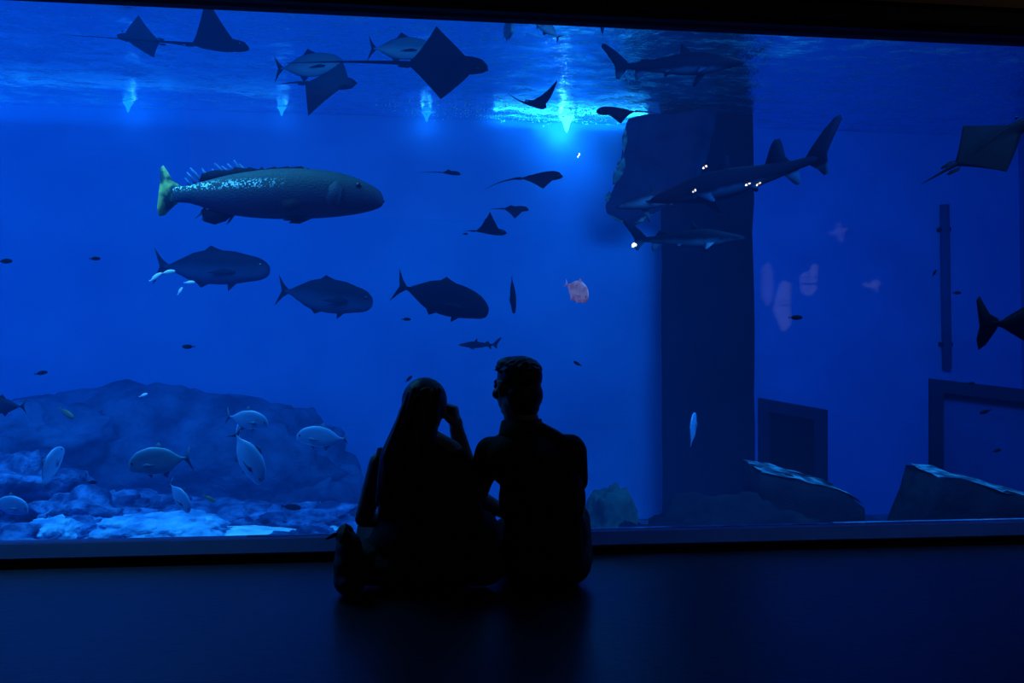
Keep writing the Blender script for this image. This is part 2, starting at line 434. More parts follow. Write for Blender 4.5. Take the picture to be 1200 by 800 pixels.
# viewing windows of neighbouring tunnels, low in the right part
def quad_frame(name, TL, TR, BR, BL, wd, mframe, mpane, thick=.10):
    root = empty(name, BL); root['kind'] = 'structure'
    n = (TR - TL).cross(BL - TL).normalized()
    if n.y > 0: n = -n
    c = [TL - BL, TR - BL, BR - BL, Vector((0, 0, 0))]
    cen = sum(c, Vector()) / 4
    inn = []
    for i, q in enumerate(c):
        e1 = (c[(i + 1) % 4] - q).normalized(); e2 = (c[i - 1] - q).normalized()
        inn.append(q + (e1 + e2) * wd)
    for i in range(4):
        b = bmesh.new(); j = (i + 1) % 4
        f = [b.verts.new(v + n * k) for k in (thick, 0) for v in (c[i], c[j], inn[j], inn[i])]
        for q in ((0, 1, 2, 3), (7, 6, 5, 4), (0, 4, 5, 1), (1, 5, 6, 2), (2, 6, 7, 3), (3, 7, 4, 0)):
            b.faces.new([f[k] for k in q])
        link('frame_rail', b, mframe, root, False)
    b = bmesh.new()
    f = [b.verts.new(v + n * k) for k in (.03, 0) for v in inn]
    for q in ((0, 1, 2, 3), (7, 6, 5, 4), (0, 4, 5, 1), (1, 5, 6, 2), (2, 6, 7, 3), (3, 7, 4, 0)):
        b.faces.new([f[k] for k in q])
    link('window_pane', b, mpane, root, False)
    return root


quad_frame('window_2', at(891, 466, 10.4), at(970, 480, 10.0), at(970, 585, 10.0), at(891, 575, 10.4), .13, M['frame'], M['pane_dark'])
quad_frame('window_3', at(1088, 443, 9.2), at(1262, 463, 8.8), at(1262, 620, 8.8), at(1088, 580, 9.2), .13, M['frame'], M['pane_blue'])


# rocks
def rock(name, px, py, d, wpx, hpx, depth, mat, label, seed, amp=.35, yaw=0, sub=5, cat='rock', group=None, parent=None):
    """a boulder whose middle stands at a place in the tank; width and height in metres follow"""
    c = at(px, py, d)
    b = bmesh.new(); bmesh.ops.create_icosphere(b, subdivisions=sub, radius=1)
    sx, sz = wpx * d / F / 2, hpx * d / F / 2
    off = Vector((seed * 3.7, seed * 1.3, -seed * 2.1))
    for v in b.verts:
        q = v.co.normalized()
        k = 1 + amp * mnoise.fractal(q * 1.5 + off, .9, 2.0, 6) - .10 * abs(mnoise.noise(q * 5 + off)) + .045 * mnoise.fractal(q * 11 + off, .7, 2.0, 3)
        v.co = Vector((q.x * k * sx, q.y * k * depth, q.z * k * sz))
    o = link(name, b, mat, parent)
    o.location = c; o.rotation_euler = (0, 0, -YAW + math.radians(yaw))
    if parent is None: tag(o, label, cat, group)
    return o


rock('reef_mound', 175, 560, 11.3, 470, 215, 1.0, M['rock_dark'], 'broad dark reef mound rising behind the boulders at left', 1, amp=.22)
rock('reef_mound', 345, 565, 11.5, 150, 150, .7, M['rock_dark'], 'rounded dark reef outcrop at the right end of the reef', 2, amp=.3)
rock('reef_mound', 30, 520, 10.4, 170, 110, .7, M['rock_dark'], 'low dark reef shoulder behind the tall boulder', 3, amp=.35)
rock('boulder', 20, 603, 7.6, 190, 125, .6, M['rock'], 'tall rugged blue boulder at the left edge of the reef', 4, amp=.45)
rock('boulder', 110, 612, 7.3, 130, 75, .5, M['rock'], 'craggy boulder sloping down from the tall one', 5, amp=.5)
rock('boulder', 185, 627, 6.6, 175, 52, .45, M['rock_pale'], 'long smooth pale boulder beside the bright sand', 6, amp=.25)
rock('boulder', 62, 632, 6.3, 60, 46, .3, M['rock_pale'], 'small bright round rock near the glass at left', 7, amp=.3)
rock('boulder', 95, 628, 6.5, 75, 50, .3, M['rock'], 'round shaded rock right of the small bright rock', 8, amp=.3)
rock('boulder', 15, 640, 6.0, 90, 40, .3, M['rock'], 'low rubble rock in the bottom left corner', 9, amp=.4)
rock('boulder', 165, 598, 8.8, 150, 40, .5, M['rock'], 'flat rock ridge behind the long pale boulder', 10, amp=.5)
rock('boulder', 265, 612, 8.4, 170, 46, .5, M['rock'], 'flat crusted rock shelf behind the bright sand', 11, amp=.4)
rock('boulder', 350, 614, 7.8, 150, 52, .5, M['rock'], 'rough crusted rock shelf left of the bag', 12, amp=.45)
rock('boulder', 375, 645, 6.4, 110, 60, .3, M['rock'], 'low rock against the glass just left of the seated woman', 13, amp=.4)
rock('boulder', 712, 648, 7.9, 84, 156, .4, M['rock_teal'], 'blurry green algae covered rock right of the seated man', 14, amp=.2)
rock('boulder', 745, 682, 7.6, 200, 136, .4, M['pillar'], 'dark low rock at the foot of the pillar', 15, amp=.3)
rock('boulder', 860, 664, 8.6, 235, 160, .5, M['rock_black'], 'dark rock below the small tank window', 16, amp=.25)
# sand bed: pale heap behind the glass
b = bmesh.new()
c0 = at(270, 632, 6.6)
bmesh.ops.create_grid(b, x_segments=60, y_segments=30, size=1)
for v in b.verts:
    r2 = v.co.x ** 2 + v.co.y ** 2
    v.co = Vector((v.co.x * .75, v.co.y * .8, .12 * max(0, 1 - r2) + .02 * mnoise.noise(Vector((v.co.x * 6, v.co.y * 6, 0))) - .06))
sd = link('sand_patch', b, M['sand'], None); sd.location = c0; tag(sd, 'bright pale sand patch between the boulders', 'sand', kind='stuff')


def ledge(name, pts, d0, d1, label, seed):
    """rock ledge with a slanting top: pts is the front outline"""
    root = empty(name, at(pts[0][0], pts[-1][1], d0)); tag(root, label, 'rock')
    o0 = root.location
    b = bmesh.new()
    fr = [b.verts.new(at(x, y, d0) - o0) for x, y in pts]
    back = Vector((math.sin(YAW), math.cos(YAW), 0)) * (d1 - d0)
    bk = [b.verts.new(v.co + back + Vector((0, 0, .05 if i < len(pts) - 2 else 0))) for i, v in enumerate(fr)]
    n = len(pts)
    b.faces.new(fr); b.faces.new(bk[::-1])
    for i in range(n):
        b.faces.new((fr[i], bk[i], bk[(i + 1) % n], fr[(i + 1) % n]))
    bmesh.ops.triangulate(b, faces=b.faces)
    bmesh.ops.subdivide_edges(b, edges=b.edges, cuts=5, use_grid_fill=True)
    for v in b.verts:
        q = Vector(v.co) * 3 + Vector((seed, 0, 0))
        v.co += Vector((mnoise.noise(q), mnoise.noise(q + Vector((5, 5, 5))), mnoise.noise(q - Vector((5, 5, 5))))) * .05
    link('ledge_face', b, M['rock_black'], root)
    # paler mottled skin over the top
    b = bmesh.new(); m_ = len(pts) - 2
    N1, N2 = 40, 10
    top = [(at(x, y, d0) - o0) for x, y in pts[:m_]]
    L_ = []
    for j in range(N2 + 1):
        row = []
        for i in range(N1 + 1):
            s = i / N1 * (m_ - 1); k = min(int(s), m_ - 2); s -= k
            v = top[k].lerp(top[k + 1], s) + back * (j / N2) + Vector((0, 0, .05 * j / N2 + .02))
            v.z += .03 * mnoise.noise(v * 6 + Vector((seed, 0, 0)))
            row.append(b.verts.new(v))
        L_.append(row)
    for j in range(N2):
        for i in range(N1):
            b.faces.new((L_[j][i], L_[j][i + 1], L_[j + 1][i + 1], L_[j + 1][i]))
    link('ledge_top_skin', b, M['ledge_top'], root)


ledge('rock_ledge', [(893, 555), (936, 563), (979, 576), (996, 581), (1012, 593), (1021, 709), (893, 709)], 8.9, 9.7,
      'dark rock ledge with bright mottled top below the small tank window', 3)
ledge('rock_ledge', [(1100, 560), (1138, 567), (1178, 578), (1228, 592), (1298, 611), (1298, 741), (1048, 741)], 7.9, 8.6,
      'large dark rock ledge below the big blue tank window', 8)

# hanging rock left of the pillar, its lamplit rim put in as paler strips
b = bmesh.new()
outl = [(735, 138), (731, 160), (729, 190), (719, 215), (711, 235), (712, 250), (738, 264), (765, 252), (790, 236), (815, 230), (840, 150), (840, 126)]
d0 = 12.45
r0 = at(780, 200, d0)
fr = [b.verts.new(at(x, y, d0) - r0) for x, y in outl]
bk = [b.verts.new(v.co * .96 + Vector((.03, .24, .02))) for v in fr]
b.faces.new(fr); b.faces.new(bk[::-1])
for i in range(len(fr)):
    b.faces.new((fr[i], bk[i], bk[(i + 1) % len(fr)], fr[(i + 1) % len(fr)]))
bmesh.ops.triangulate(b, faces=b.faces)
bmesh.ops.subdivide_edges(b, edges=b.edges, cuts=5, use_grid_fill=True)
for v in b.verts:
    q = Vector(v.co) * 3
    v.co += Vector((mnoise.noise(q), mnoise.noise(q + Vector((5, 5, 5))), mnoise.noise(q - Vector((5, 5, 5))))) * .06
hr = empty('hanging_rock', r0); tag(hr, 'dark hanging rock left of the pillar with glittering rim, just below the water line', 'rock')
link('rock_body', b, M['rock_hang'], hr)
# paler rim pieces: the glint along the edge given as colour
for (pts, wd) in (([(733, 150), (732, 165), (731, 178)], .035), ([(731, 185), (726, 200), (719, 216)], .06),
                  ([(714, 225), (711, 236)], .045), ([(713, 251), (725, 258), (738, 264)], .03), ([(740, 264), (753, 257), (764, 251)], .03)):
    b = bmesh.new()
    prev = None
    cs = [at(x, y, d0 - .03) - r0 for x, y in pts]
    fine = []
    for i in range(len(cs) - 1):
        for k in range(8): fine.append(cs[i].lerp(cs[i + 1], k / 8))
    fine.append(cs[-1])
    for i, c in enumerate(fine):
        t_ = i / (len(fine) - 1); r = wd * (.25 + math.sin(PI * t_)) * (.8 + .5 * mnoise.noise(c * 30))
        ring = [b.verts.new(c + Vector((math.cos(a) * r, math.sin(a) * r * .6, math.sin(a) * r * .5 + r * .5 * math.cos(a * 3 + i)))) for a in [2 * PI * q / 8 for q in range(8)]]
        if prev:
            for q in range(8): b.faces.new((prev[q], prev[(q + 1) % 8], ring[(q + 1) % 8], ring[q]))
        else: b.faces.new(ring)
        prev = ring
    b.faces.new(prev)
    link('rim_glint', b, M['algae'], hr)

# ------------------------------------------------------------------ lamps at the water line
lamps = [(150, 133, .07, 'lens_blue', 1.2, 'small blue lamp glowing at the water line, first from the left'),
         (330, 141, .06, 'lens_blue', .8, 'small faint blue lamp glowing at the water line, second from the left'),
         (500, 148, .07, 'lens_blue', 2.5, 'blue lamp glowing at the water line, left of the brightest one'),
         (664, 150, .11, 'lens_cyan', 12, 'brightest cyan lamp at the water line above the seated man')]
for (px, py, r, mt, pw, lab) in lamps:
    p = at_y(px, py, YB - .35); p.z = ZS - .01
    t = empty('water_line_lamp', p); tag(t, lab, 'lamp', 'lamps along the back water line')
    b = bmesh.new()
    prof = [(r * 1.1, 0), (r * .9, -.02), (r * .45, -r), (r * .28, -r * 1.7), (r * .05, -r * 2.1)]
    prev = None
    for (rr, z) in prof:
        ring = [b.verts.new((rr * math.cos(a), rr * .6 * math.sin(a), z)) for a in [2 * PI * q / 16 for q in range(16)]]
        if prev:
            for q in range(16): b.faces.new((prev[q], prev[(q + 1) % 16], ring[(q + 1) % 16], ring[q]))
        else: b.faces.new(ring)
        prev = ring
    b.faces.new(prev)
    link('lens', b, M[mt], t)
    ld = bpy.data.lights.new('lamp_glow', 'POINT'); ld.energy = pw; ld.shadow_soft_size = .06
    ld.color = (.03, .42, 1.0) if mt == 'lens_blue' else (.08, .65, 1.0)
    lo = bpy.data.objects.new('lamp_glow', ld); col.objects.link(lo); lo.parent = t; lo.location = (0, .12, -r * 1.2)

# bubbles added as tiny spheres to draw the light streak around the bright lamp
b = bmesh.new()
for k in range(700):
    u = random.random()
    px = 660 + random.gauss(0, 62) if u < .72 else random.uniform(440, 790)
    if not 425 < px < 728: continue
    c = at_y(px, 150, YB - random.uniform(.15, .9)); c.z = ZS - abs(random.gauss(0, .035)) - .01
    bmesh.ops.create_icosphere(b, subdivisions=1, radius=random.uniform(.004, .011), matrix=Matrix.Translation(c))
o = link('sparkles', b, M['streak_sparkle']); tag(o, 'fine bright bubbles added along the water line', 'sparkles', kind='stuff')


# ------------------------------------------------------------------ fish tools
def cr(p, t):
    """Catmull-Rom through rows p at parameter t in 0..1"""
    n = len(p) - 1; s = t * n; i = min(int(s), n - 1); s -= i
    g = lambda k: p[max(0, min(n, k))]
    out = []
    for a, b_, c, d in zip(g(i - 1), g(i), g(i + 1), g(i + 2)):
        out.append(.5 * ((2 * b_) + (-a + c) * s + (2 * a - 5 * b_ + 4 * c - d) * s * s + (-a + 3 * b_ - 3 * c + d) * s ** 3))
    return out


def bendy(x, bend):
    return bend * (x - .1) ** 2 * (1 if x < .1 else .3)


def body_bm(prof, S, bend=0, rings=34, seg=24, power=.9):
    b = bmesh.new(); prev = None
    for i in range(rings + 1):
        x, zt, zb, w = cr(prof, i / rings)
        w = max(w, .002); h = max((zt - zb) / 2, .003); zc = (zt + zb) / 2
        ring = []
        for k in range(seg):
            a = 2 * PI * k / seg
            ca, sa = math.cos(a), math.sin(a)
            y = math.copysign(abs(ca) ** power, ca) * w; z = math.copysign(abs(sa) ** power, sa) * h + zc
            ring.append(b.verts.new((x * S, (y + bendy(x, bend)) * S, z * S)))
        if prev:
            for k in range(seg): b.faces.new((prev[k], prev[(k + 1) % seg], ring[(k + 1) % seg], ring[k]))
        else: b.faces.new(ring)
        prev = ring
    b.faces.new(prev)
    return b


def fin_bm(pts, S, y=0.0, th=.004, bend=0, tilt=0, pivot=None, yaw=0):
    """thin fin from an outline in the x-z plane; tilt folds it sideways about its root"""
    b = bmesh.new()
    pv = Vector(pivot or (0, 0, 0))
    Rm = Matrix.Rotation(tilt, 3, 'X') @ Matrix.Rotation(yaw, 3, 'Z')
    cx = sum(p[0] for p in pts) / len(pts); cz = sum(p[1] for p in pts) / len(pts)
    sides = []
    for s in (-1, 1):
        ring = []
        for (x, z) in pts:
            v = Vector((x - pv.x, s * th * .35, z - pv.z)); v = Rm @ v + Vector((pv.x, y, pv.z))
            v.y += bendy(v.x, bend); ring.append(b.verts.new(v * S))
        v = Vector((cx - pv.x, s * th, cz - pv.z)); v = Rm @ v + Vector((pv.x, y, pv.z)); v.y += bendy(v.x, bend)
        c = b.verts.new(v * S)
        sides.append((ring, c))
    n = len(pts)
    for i in range(n):
        j = (i + 1) % n
        b.faces.new((sides[0][0][i], sides[0][0][j], sides[1][0][j], sides[1][0][i]))
        b.faces.new((sides[0][1], sides[0][0][j], sides[0][0][i]))
        b.faces.new((sides[1][1], sides[1][0][i], sides[1][0][j]))
    return b


def pose(root, px, py, d, yaw=0, pitch=0, roll=0):
    root.location = at(px, py, d)
    Rm = Matrix.Rotation(-YAW, 3, 'Z') @ Euler((math.radians(roll), -math.radians(pitch), math.radians(yaw)), 'XYZ').to_matrix()
    root.rotation_euler = Rm.to_euler()


JACK = [(.50, .005, -.005, .004), (.488, .05, -.045, .026), (.44, .10, -.075, .040), (.36, .145, -.095, .055), (.24, .175, -.125, .066), (.10, .185, -.145, .070),
        (-.04, .165, -.14, .066), (-.17, .12, -.105, .05), (-.28, .055, -.05, .028), (-.34, .024, -.022, .017), (-.385, .018, -.016, .010), (-.41, .012, -.012, .004)]
SLIM = [(.50, .0, -.01, .004), (.485, .038, -.045, .03), (.42, .078, -.075, .048), (.32, .10, -.09, .062), (.18, .125, -.11, .072), (.02, .125, -.115, .072),
        (-.14, .10, -.095, .058), (-.27, .055, -.055, .034), (-.34, .026, -.026, .018), (-.385, .016, -.016, .010), (-.41, .01, -.01, .004)]
GROUP = [(.50, -.035, -.055, .010), (.485, -.002, -.072, .030), (.44, .028, -.088, .050), (.36, .063, -.103, .070), (.26, .088, -.113, .082), (.12, .10, -.118, .088),
         (-.02, .097, -.115, .082), (-.16, .08, -.10, .066), (-.28, .055, -.07, .042), (-.36, .034, -.045, .025), (-.41, .030, -.040, .015), (-.44, .026, -.036, .005)]
SHARK = [(.50, .004, -.004, .004), (.475, .018, -.016, .024), (.42, .036, -.030, .045), (.32, .058, -.050, .062), (.18, .088, -.078, .078), (.02, .084, -.080, .072),
         (-.12, .062, -.058, .050), (-.24, .044, -.042, .034), (-.34, .030, -.028, .022), (-.42, .024, -.020, .012), (-.46, .008, -.006, .003)]


def eyes(root, S, x, z, w, r, mat='eye', ring=None):
    for s in (-1, 1):
        b = bmesh.new(); bmesh.ops.create_uvsphere(b, u_segments=12, v_segments=8, radius=r * S)
        e = link('eye', b, M[mat], root); e.scale = (1, .45, 1); e.location = (x * S, s * w * S, z * S)


def jack(px, py, d, lpx, label, yaw=0, pitch=0, roll=0, mat='fish_pale', fin=None, bend=0, group=None, prof=JACK, deep=1.0, tail=.16, fh=1.0, tail_pts=None):
    S = lpx * d / F
    root = empty('jack_fish', (0, 0, 0)); tag(root, label, 'fish', group)
    fin = fin or mat
    pr = [(x, a * deep, b_ * deep, w * (.72 if deep > 1.1 else 1)) for x, a, b_, w in prof]
    link('body', body_bm(pr, S, bend), M[mat], root)
    k = tail / .16
    link('tail_fin', fin_bm(tail_pts or [(-.37, .018), (-.43, .07 * k), (-.50, .165 * k), (-.47, .07 * k), (-.445, 0), (-.47, -.07 * k), (-.50, -.165 * k), (-.43, -.07 * k), (-.37, -.018)], S, bend=bend), M[fin], root)
    def edge(x, k_):
        q = sorted(pr, key=lambda r_: r_[0])
        for u, v in zip(q, q[1:]):
            if u[0] <= x <= v[0]: return u[k_] + (v[k_] - u[k_]) * (x - u[0]) / (v[0] - u[0])
        return 0
    T = lambda x, h=0: (x, edge(x, 1) + h - .004)
    B = lambda x, h=0: (x, edge(x, 2) - h + .004)
    link('dorsal_fin', fin_bm([T(.12), T(.03, .055 * fh), (-.01, edge(.0, 1) + .085 * fh), T(-.03, .02), T(-.16, .016), T(-.33, .006), T(-.30, -.01), T(-.17, -.02), T(0, -.02)], S, bend=bend), M[fin], root)
    link('anal_fin', fin_bm([B(0), (-.075, edge(-.04, 2) - .075 * fh), B(-.09, .02), B(-.18, .012), B(-.33, .004), B(-.30, -.01), B(-.17, -.02), B(0, -.02)], S, bend=bend), M[fin], root)
    link('pelvic_fin', fin_bm([(.24, edge(.24, 2) + .01), (.16, edge(.16, 2) - .055), (.15, edge(.15, 2) + .01)], S, y=0), M[fin], root)
    for s in (-1, 1):
        link('pectoral_fin', fin_bm([(.27, -.01), (.20, .01), (.02, -.06), (.10, -.06), (.24, -.045)], S, y=s * .064, tilt=s * .35, pivot=(.27, 0, -.03), yaw=-s * .12), M[fin], root)
    eyes(root, S, .435, .028 * deep, .034, .017)
    pose(root, px, py, d, yaw, pitch, roll)
    return root


def small_fish(px, py, d, lpx, label, yaw=0, pitch=0, mat='tiny', group=None, name='small_fish'):
    S = lpx * d / F
    root = empty(name, (0, 0, 0)); tag(root, label, 'fish', group)
    S *= 1.15
    pr = [(x, a * 1.35, b_ * 1.35, w) for x, a, b_, w in SLIM]
    link('body', body_bm(pr, S, rings=14, seg=12), M[mat], root)
    link('tail_fin', fin_bm([(-.37, .015), (-.50, .11), (-.46, 0), (-.50, -.11), (-.37, -.015)], S), M[mat], root)
    link('dorsal_fin', fin_bm([(.2, .11), (.08, .17), (-.16, .13), (-.2, .07)], S), M[mat], root)
    pose(root, px, py, d, yaw, pitch)
    return root


def shark(px, py, d, lpx, label, yaw=0, pitch=0, roll=0, mat='shark_back', bend=0, dorsal2=.09, mirror=1):
    S = lpx * d / F
    root = empty('shark', (0, 0, 0)); tag(root, label, 'shark')
    link('body', body_bm(SHARK, S, bend, rings=40, power=.95), M[mat], root)
    link('tail_fin', fin_bm([(-.39, .026), (-.43, .07), (-.50, .135), (-.57, .185), (-.60, .19), (-.605, .165), (-.57, .115), (-.53, .06), (-.50, .01), (-.495, -.05), (-.49, -.095), (-.465, -.10), (-.44, -.06), (-.405, -.024)], S, th=.008, bend=bend), M[mat], root)
    link('dorsal_fin', fin_bm([(.12, .06), (.07, .12), (.02, .165), (.01, .15), (.015, .10), (-.02, .055)], S, th=.007, bend=bend), M[mat], root)
    link('second_dorsal_fin', fin_bm([(-.17, .045), (-.225, .03 + dorsal2 * .85), (-.25, .035 + dorsal2), (-.28, .03 + dorsal2), (-.287, .03 + dorsal2 * .7), (-.29, .06), (-.31, .03)], S, th=.007, bend=bend), M[mat], root)
    link('anal_fin', fin_bm([(-.26, -.03), (-.30, -.09), (-.32, -.11), (-.34, -.105), (-.345, -.07), (-.34, -.022)], S, th=.006, bend=bend), M[mat], root)
    for s in (-1, 1):
        link('pectoral_fin', fin_bm([(.24, -.02), (.17, -.14), (.13, -.20), (.12, -.18), (.14, -.08), (.14, -.02)], S, y=s * .045, th=.006, tilt=s * 1.0, pivot=(.2, 0, -.03)), M[mat], root)
        link('pelvic_fin', fin_bm([(-.05, -.035), (-.10, -.09), (-.115, -.08), (-.11, -.03)], S, y=s * .02, th=.004, tilt=s * .8, pivot=(-.08, 0, -.035)), M[mat], root)
    eyes(root, S, .42, .008, .040, .008)
    pose(root, px, py, d, yaw, pitch, roll)
    return root


def ray(px, py, d, lpx, label, yaw=0, pitch=0, roll=0, span=1.7, flapL=.4, flapR=.4, mat='ray', tail=1.6, droop=-.1, curl=1.6, name='eagle_ray'):
    """lpx: disc length; wings drawn as a swept diamond; flap lifts each wing tip"""
    S = lpx * d / F
    root = empty(name, (0, 0, 0)); tag(root, label, 'ray')
    b = bmesh.new()
    NS, NC = 48, 14
    grids = []
    for side in (1, -1):
        g = []
        for i in range(NS + 1):
            s = -1 + 2 * i / NS; a = abs(s)
            # leading and trailing edges
            head = .5 if a < .10 else .5 - .20 * min(1, (a - .10) / .07)
            le = head if a < .17 else .30 - .36 * ((a - .17) / .83) ** 1.15
            te = -.42 + .355 * a ** .85
            te = min(te, le - .004)
            row = []
            fl = flapL if s > 0 else flapR
            for j in range(NC + 1):
                t = j / NC; x = le + (te - le) * t
                th = (.085 * (1 - a) ** 1.6 + .006) * math.sin(PI * min(1, t ** .6)) + .0015
                if a < .17: th += .03 * (1 - a / .17) * math.sin(PI * min(1, t ** .45))
                z = side * th * (1.0 if side > 0 else .6) + fl * a ** curl
                y = s * span / 2 * (1 - .25 * abs(fl) * a)
                row.append(b.verts.new((x * S, y * S, z * S)))
            g.append(row)
        grids.append(g)
    for gi, g in enumerate(grids):
        for i in range(NS):
            for j in range(NC):
                f = (g[i][j], g[i + 1][j], g[i + 1][j + 1], g[i][j + 1])
                b.faces.new(f if gi == 0 else f[::-1])
    bmesh.ops.remove_doubles(b, verts=b.verts, dist=.0045 * S)
    link('body', b, M[mat], root)
    # tail whip
    b = bmesh.new(); prev = None
    for i in range(25):
        t = i / 24; x = -.38 - tail * t; z = .01 + droop * t * t * tail; r = .022 * (1 - t) ** 1.2 + .003
        ring = [b.verts.new((x * S, r * math.cos(q) * S, (z + r * math.sin(q)) * S)) for q in [2 * PI * k / 8 for k in range(8)]]
        if prev:
            for q in range(8): b.faces.new((prev[q], prev[(q + 1) % 8], ring[(q + 1) % 8], ring[q]))
        else: b.faces.new(ring)
        prev = ring
    b.faces.new(prev)
    link('tail', b, M[mat], root)
    for s in (-1, 1):
        link('pelvic_fin', fin_bm([(-.36, 0), (-.47, .02), (-.52, 0), (-.50, -.02), (-.40, -.03)], S, y=s * .05, th=.008, tilt=s * 1.4, pivot=(-.4, 0, 0)), M[mat], root)
    eyes(root, S, .37, .035, .105, .02)
    pose(root, px, py, d, yaw, pitch, roll)
    return root


# ------------------------------------------------------------------ rays
ray(255, 54, 8.6, 72, 'dark eagle ray with one wing raised high, near the top left', yaw=6, pitch=-2, roll=-4, flapL=0.25, flapR=0.5, span=1.5, tail=1.9, droop=.0, mat='ray')
ray(520, 77, 8.0, 104, 'dark eagle ray banking with diamond wings spread, below the window top', yaw=8, pitch=0, roll=46, flapL=0.12, flapR=0.0, span=1.5, tail=1.35, droop=-.05, mat='ray')
ray(384, 98, 8.3, 76, 'grey backed eagle ray banking downward beside the pale jack', yaw=-20, pitch=-8, roll=40, flapL=.1, flapR=-.25, span=1.3, tail=.55, mat='ray_grey')
ray(628, 122, 8.8, 46, 'dark eagle ray with both wing tips curled up, left of the brightest lamp', yaw=62, pitch=4, roll=-6, flapL=.45, flapR=.45, span=1.6, tail=.3)
ray(724, 131, 9.2, 52, 'dark eagle ray gliding left, just above the brightest water line', yaw=172, pitch=2, roll=-14, flapL=-.15, flapR=-.25, span=1.1, tail=.5)
ray(632, 208, 8.2, 58, 'dark eagle ray with long tail trailing left, below the brightest lamp', yaw=14, pitch=6, roll=24, flapL=-.05, flapR=-.12, span=.95, tail=.75, droop=-.25)
ray(603, 245, 9.0, 34, 'small dark ray gliding right, between two larger rays above the man', yaw=10, pitch=0, roll=24, flapL=.0, flapR=-.2, span=1.1, tail=.5)
ray(573, 272, 8.6, 42, 'small dark ray with one upright wing, below the two gliding rays', yaw=8, pitch=-3, roll=-2, flapL=.50, flapR=.45, span=1.3, tail=.3)
ray(527, 203, 9.3, 26, 'tiny thin ray seen edge on, right of the big grouper', yaw=4, pitch=-4, roll=6, flapL=.2, flapR=.1, span=1.2, tail=1.0)
ray(1160, 170, 7.0, 112, 'large dark ray with long tail leaving at the right edge', yaw=-12, pitch=30, roll=58, flapL=0.05, flapR=-0.05, span=0.72, tail=.40, droop=0, mat='fish_black')
ray(165, 46, 9.3, 62, 'faint blue green mirror image of a ray behind the top left eagle ray', yaw=170, pitch=10, roll=40, flapL=.1, flapR=.1, span=.9, tail=.7, mat='ray_grey')  # pale ray standing in for one mirrored in the surface

# ------------------------------------------------------------------ big grouper
d = 6.6; S = 268 * d / F
g = empty('giant_grouper', (0, 0, 0)); tag(g, 'giant grouper with speckled green back and pale yellow tail, largest fish', 'fish')
link('body', body_bm(GROUP, S, rings=60, seg=40, power=.88), M['grouper'], g)
link('tail_fin', fin_bm([(-.40, .03), (-.44, .055), (-.47, .105), (-.485, .125), (-.50, .11), (-.498, .05), (-.505, -.01), (-.51, -.07), (-.50, -.10), (-.475, -.095), (-.445, -.065), (-.41, -.038)], S, th=.006), M['fin_yellow'], g)
sp = [(.20, .085)]
for k in range(12):
    x = .17 - k * .03; sp += [(x, .102 + .010 * (k % 2)), (x - .015, .098)]
sp += [(-.20, .085), (-.26, .10), (-.31, .085), (-.32, .05), (-.20, .06), (0, .09)]
link('dorsal_fin', fin_bm(sp, S, th=.005), M['fin_dark'], g)
# ragged pale rays of the soft dorsal and anal fins
rnd = random.Random(11)
for k in range(11):
    x = -.10 - k * .026; h = .03 + .035 * rnd.random(); ln = .02 + .03 * rnd.random(); zb_ = .083 - max(0, -.2 - x) * .30
    link('fin_ray', fin_bm([(x + .005, zb_), (x - ln * .5, zb_ + h * .6), (x - ln - .004, zb_ + h), (x - ln - .008, zb_ + h - .004), (x - ln * .6 - .006, zb_ + h * .5), (x - .006, zb_ - .01)], S, th=.002), M['fin_clear'], g)
for k in range(6):
    x = -.17 - k * .026; h = .03 + .03 * rnd.random(); ln = .03 + .02 * rnd.random(); zb_ = -.095 + max(0, -.2 - x) * .28
    link('fin_ray', fin_bm([(x + .005, zb_), (x - ln * .5, zb_ - h * .6), (x - ln - .004, zb_ - h), (x - ln * .6 - .006, zb_ - h * .5), (x - .006, zb_ + .01)], S, y=.02, th=.002), M['fin_clear'], g)
link('anal_fin', fin_bm([(-.16, -.09), (-.20, -.125), (-.25, -.14), (-.30, -.125), (-.31, -.075), (-.24, -.07)], S, th=.006), M['fin_dark'], g)
for s in (-1, 1):
    link('pectoral_fin', fin_bm([(.17, -.055), (.13, -.045), (.08, -.055), (.085, -.09), (.12, -.11), (.16, -.085)], S, y=s * .088, th=.006, tilt=s * .25, pivot=(.16, 0, -.06)), M['fin_dark'], g)
    link('pelvic_fin', fin_bm([(.18, -.112), (.12, -.135), (.07, -.132), (.09, -.115), (.14, -.108)], S, y=s * .03, th=.006, tilt=s * .3, pivot=(.15, 0, -.11)), M['fin_dark'], g)
    link('gill_cover', fin_bm([(.31, .03), (.275, .0), (.265, -.04), (.28, -.075), (.31, -.09), (.33, -.06), (.34, 0)], S, y=s * .077, th=.006), M['grouper'], g)
    b = bmesh.new(); bmesh.ops.create_uvsphere(b, u_segments=12, v_segments=8, radius=.013 * S)
    e = link('eye', b, M['eye'], g); e.scale = (1, .5, 1); e.location = (.405 * S, s * .056 * S, .012 * S)
link('mouth', fin_bm([(.505, -.045), (.485, -.052), (.44, -.07), (.43, -.078), (.45, -.076), (.49, -.066)], S, th=.030), M['fin_dark'], g)
pose(g, 317, 225, d, yaw=-4, pitch=0)
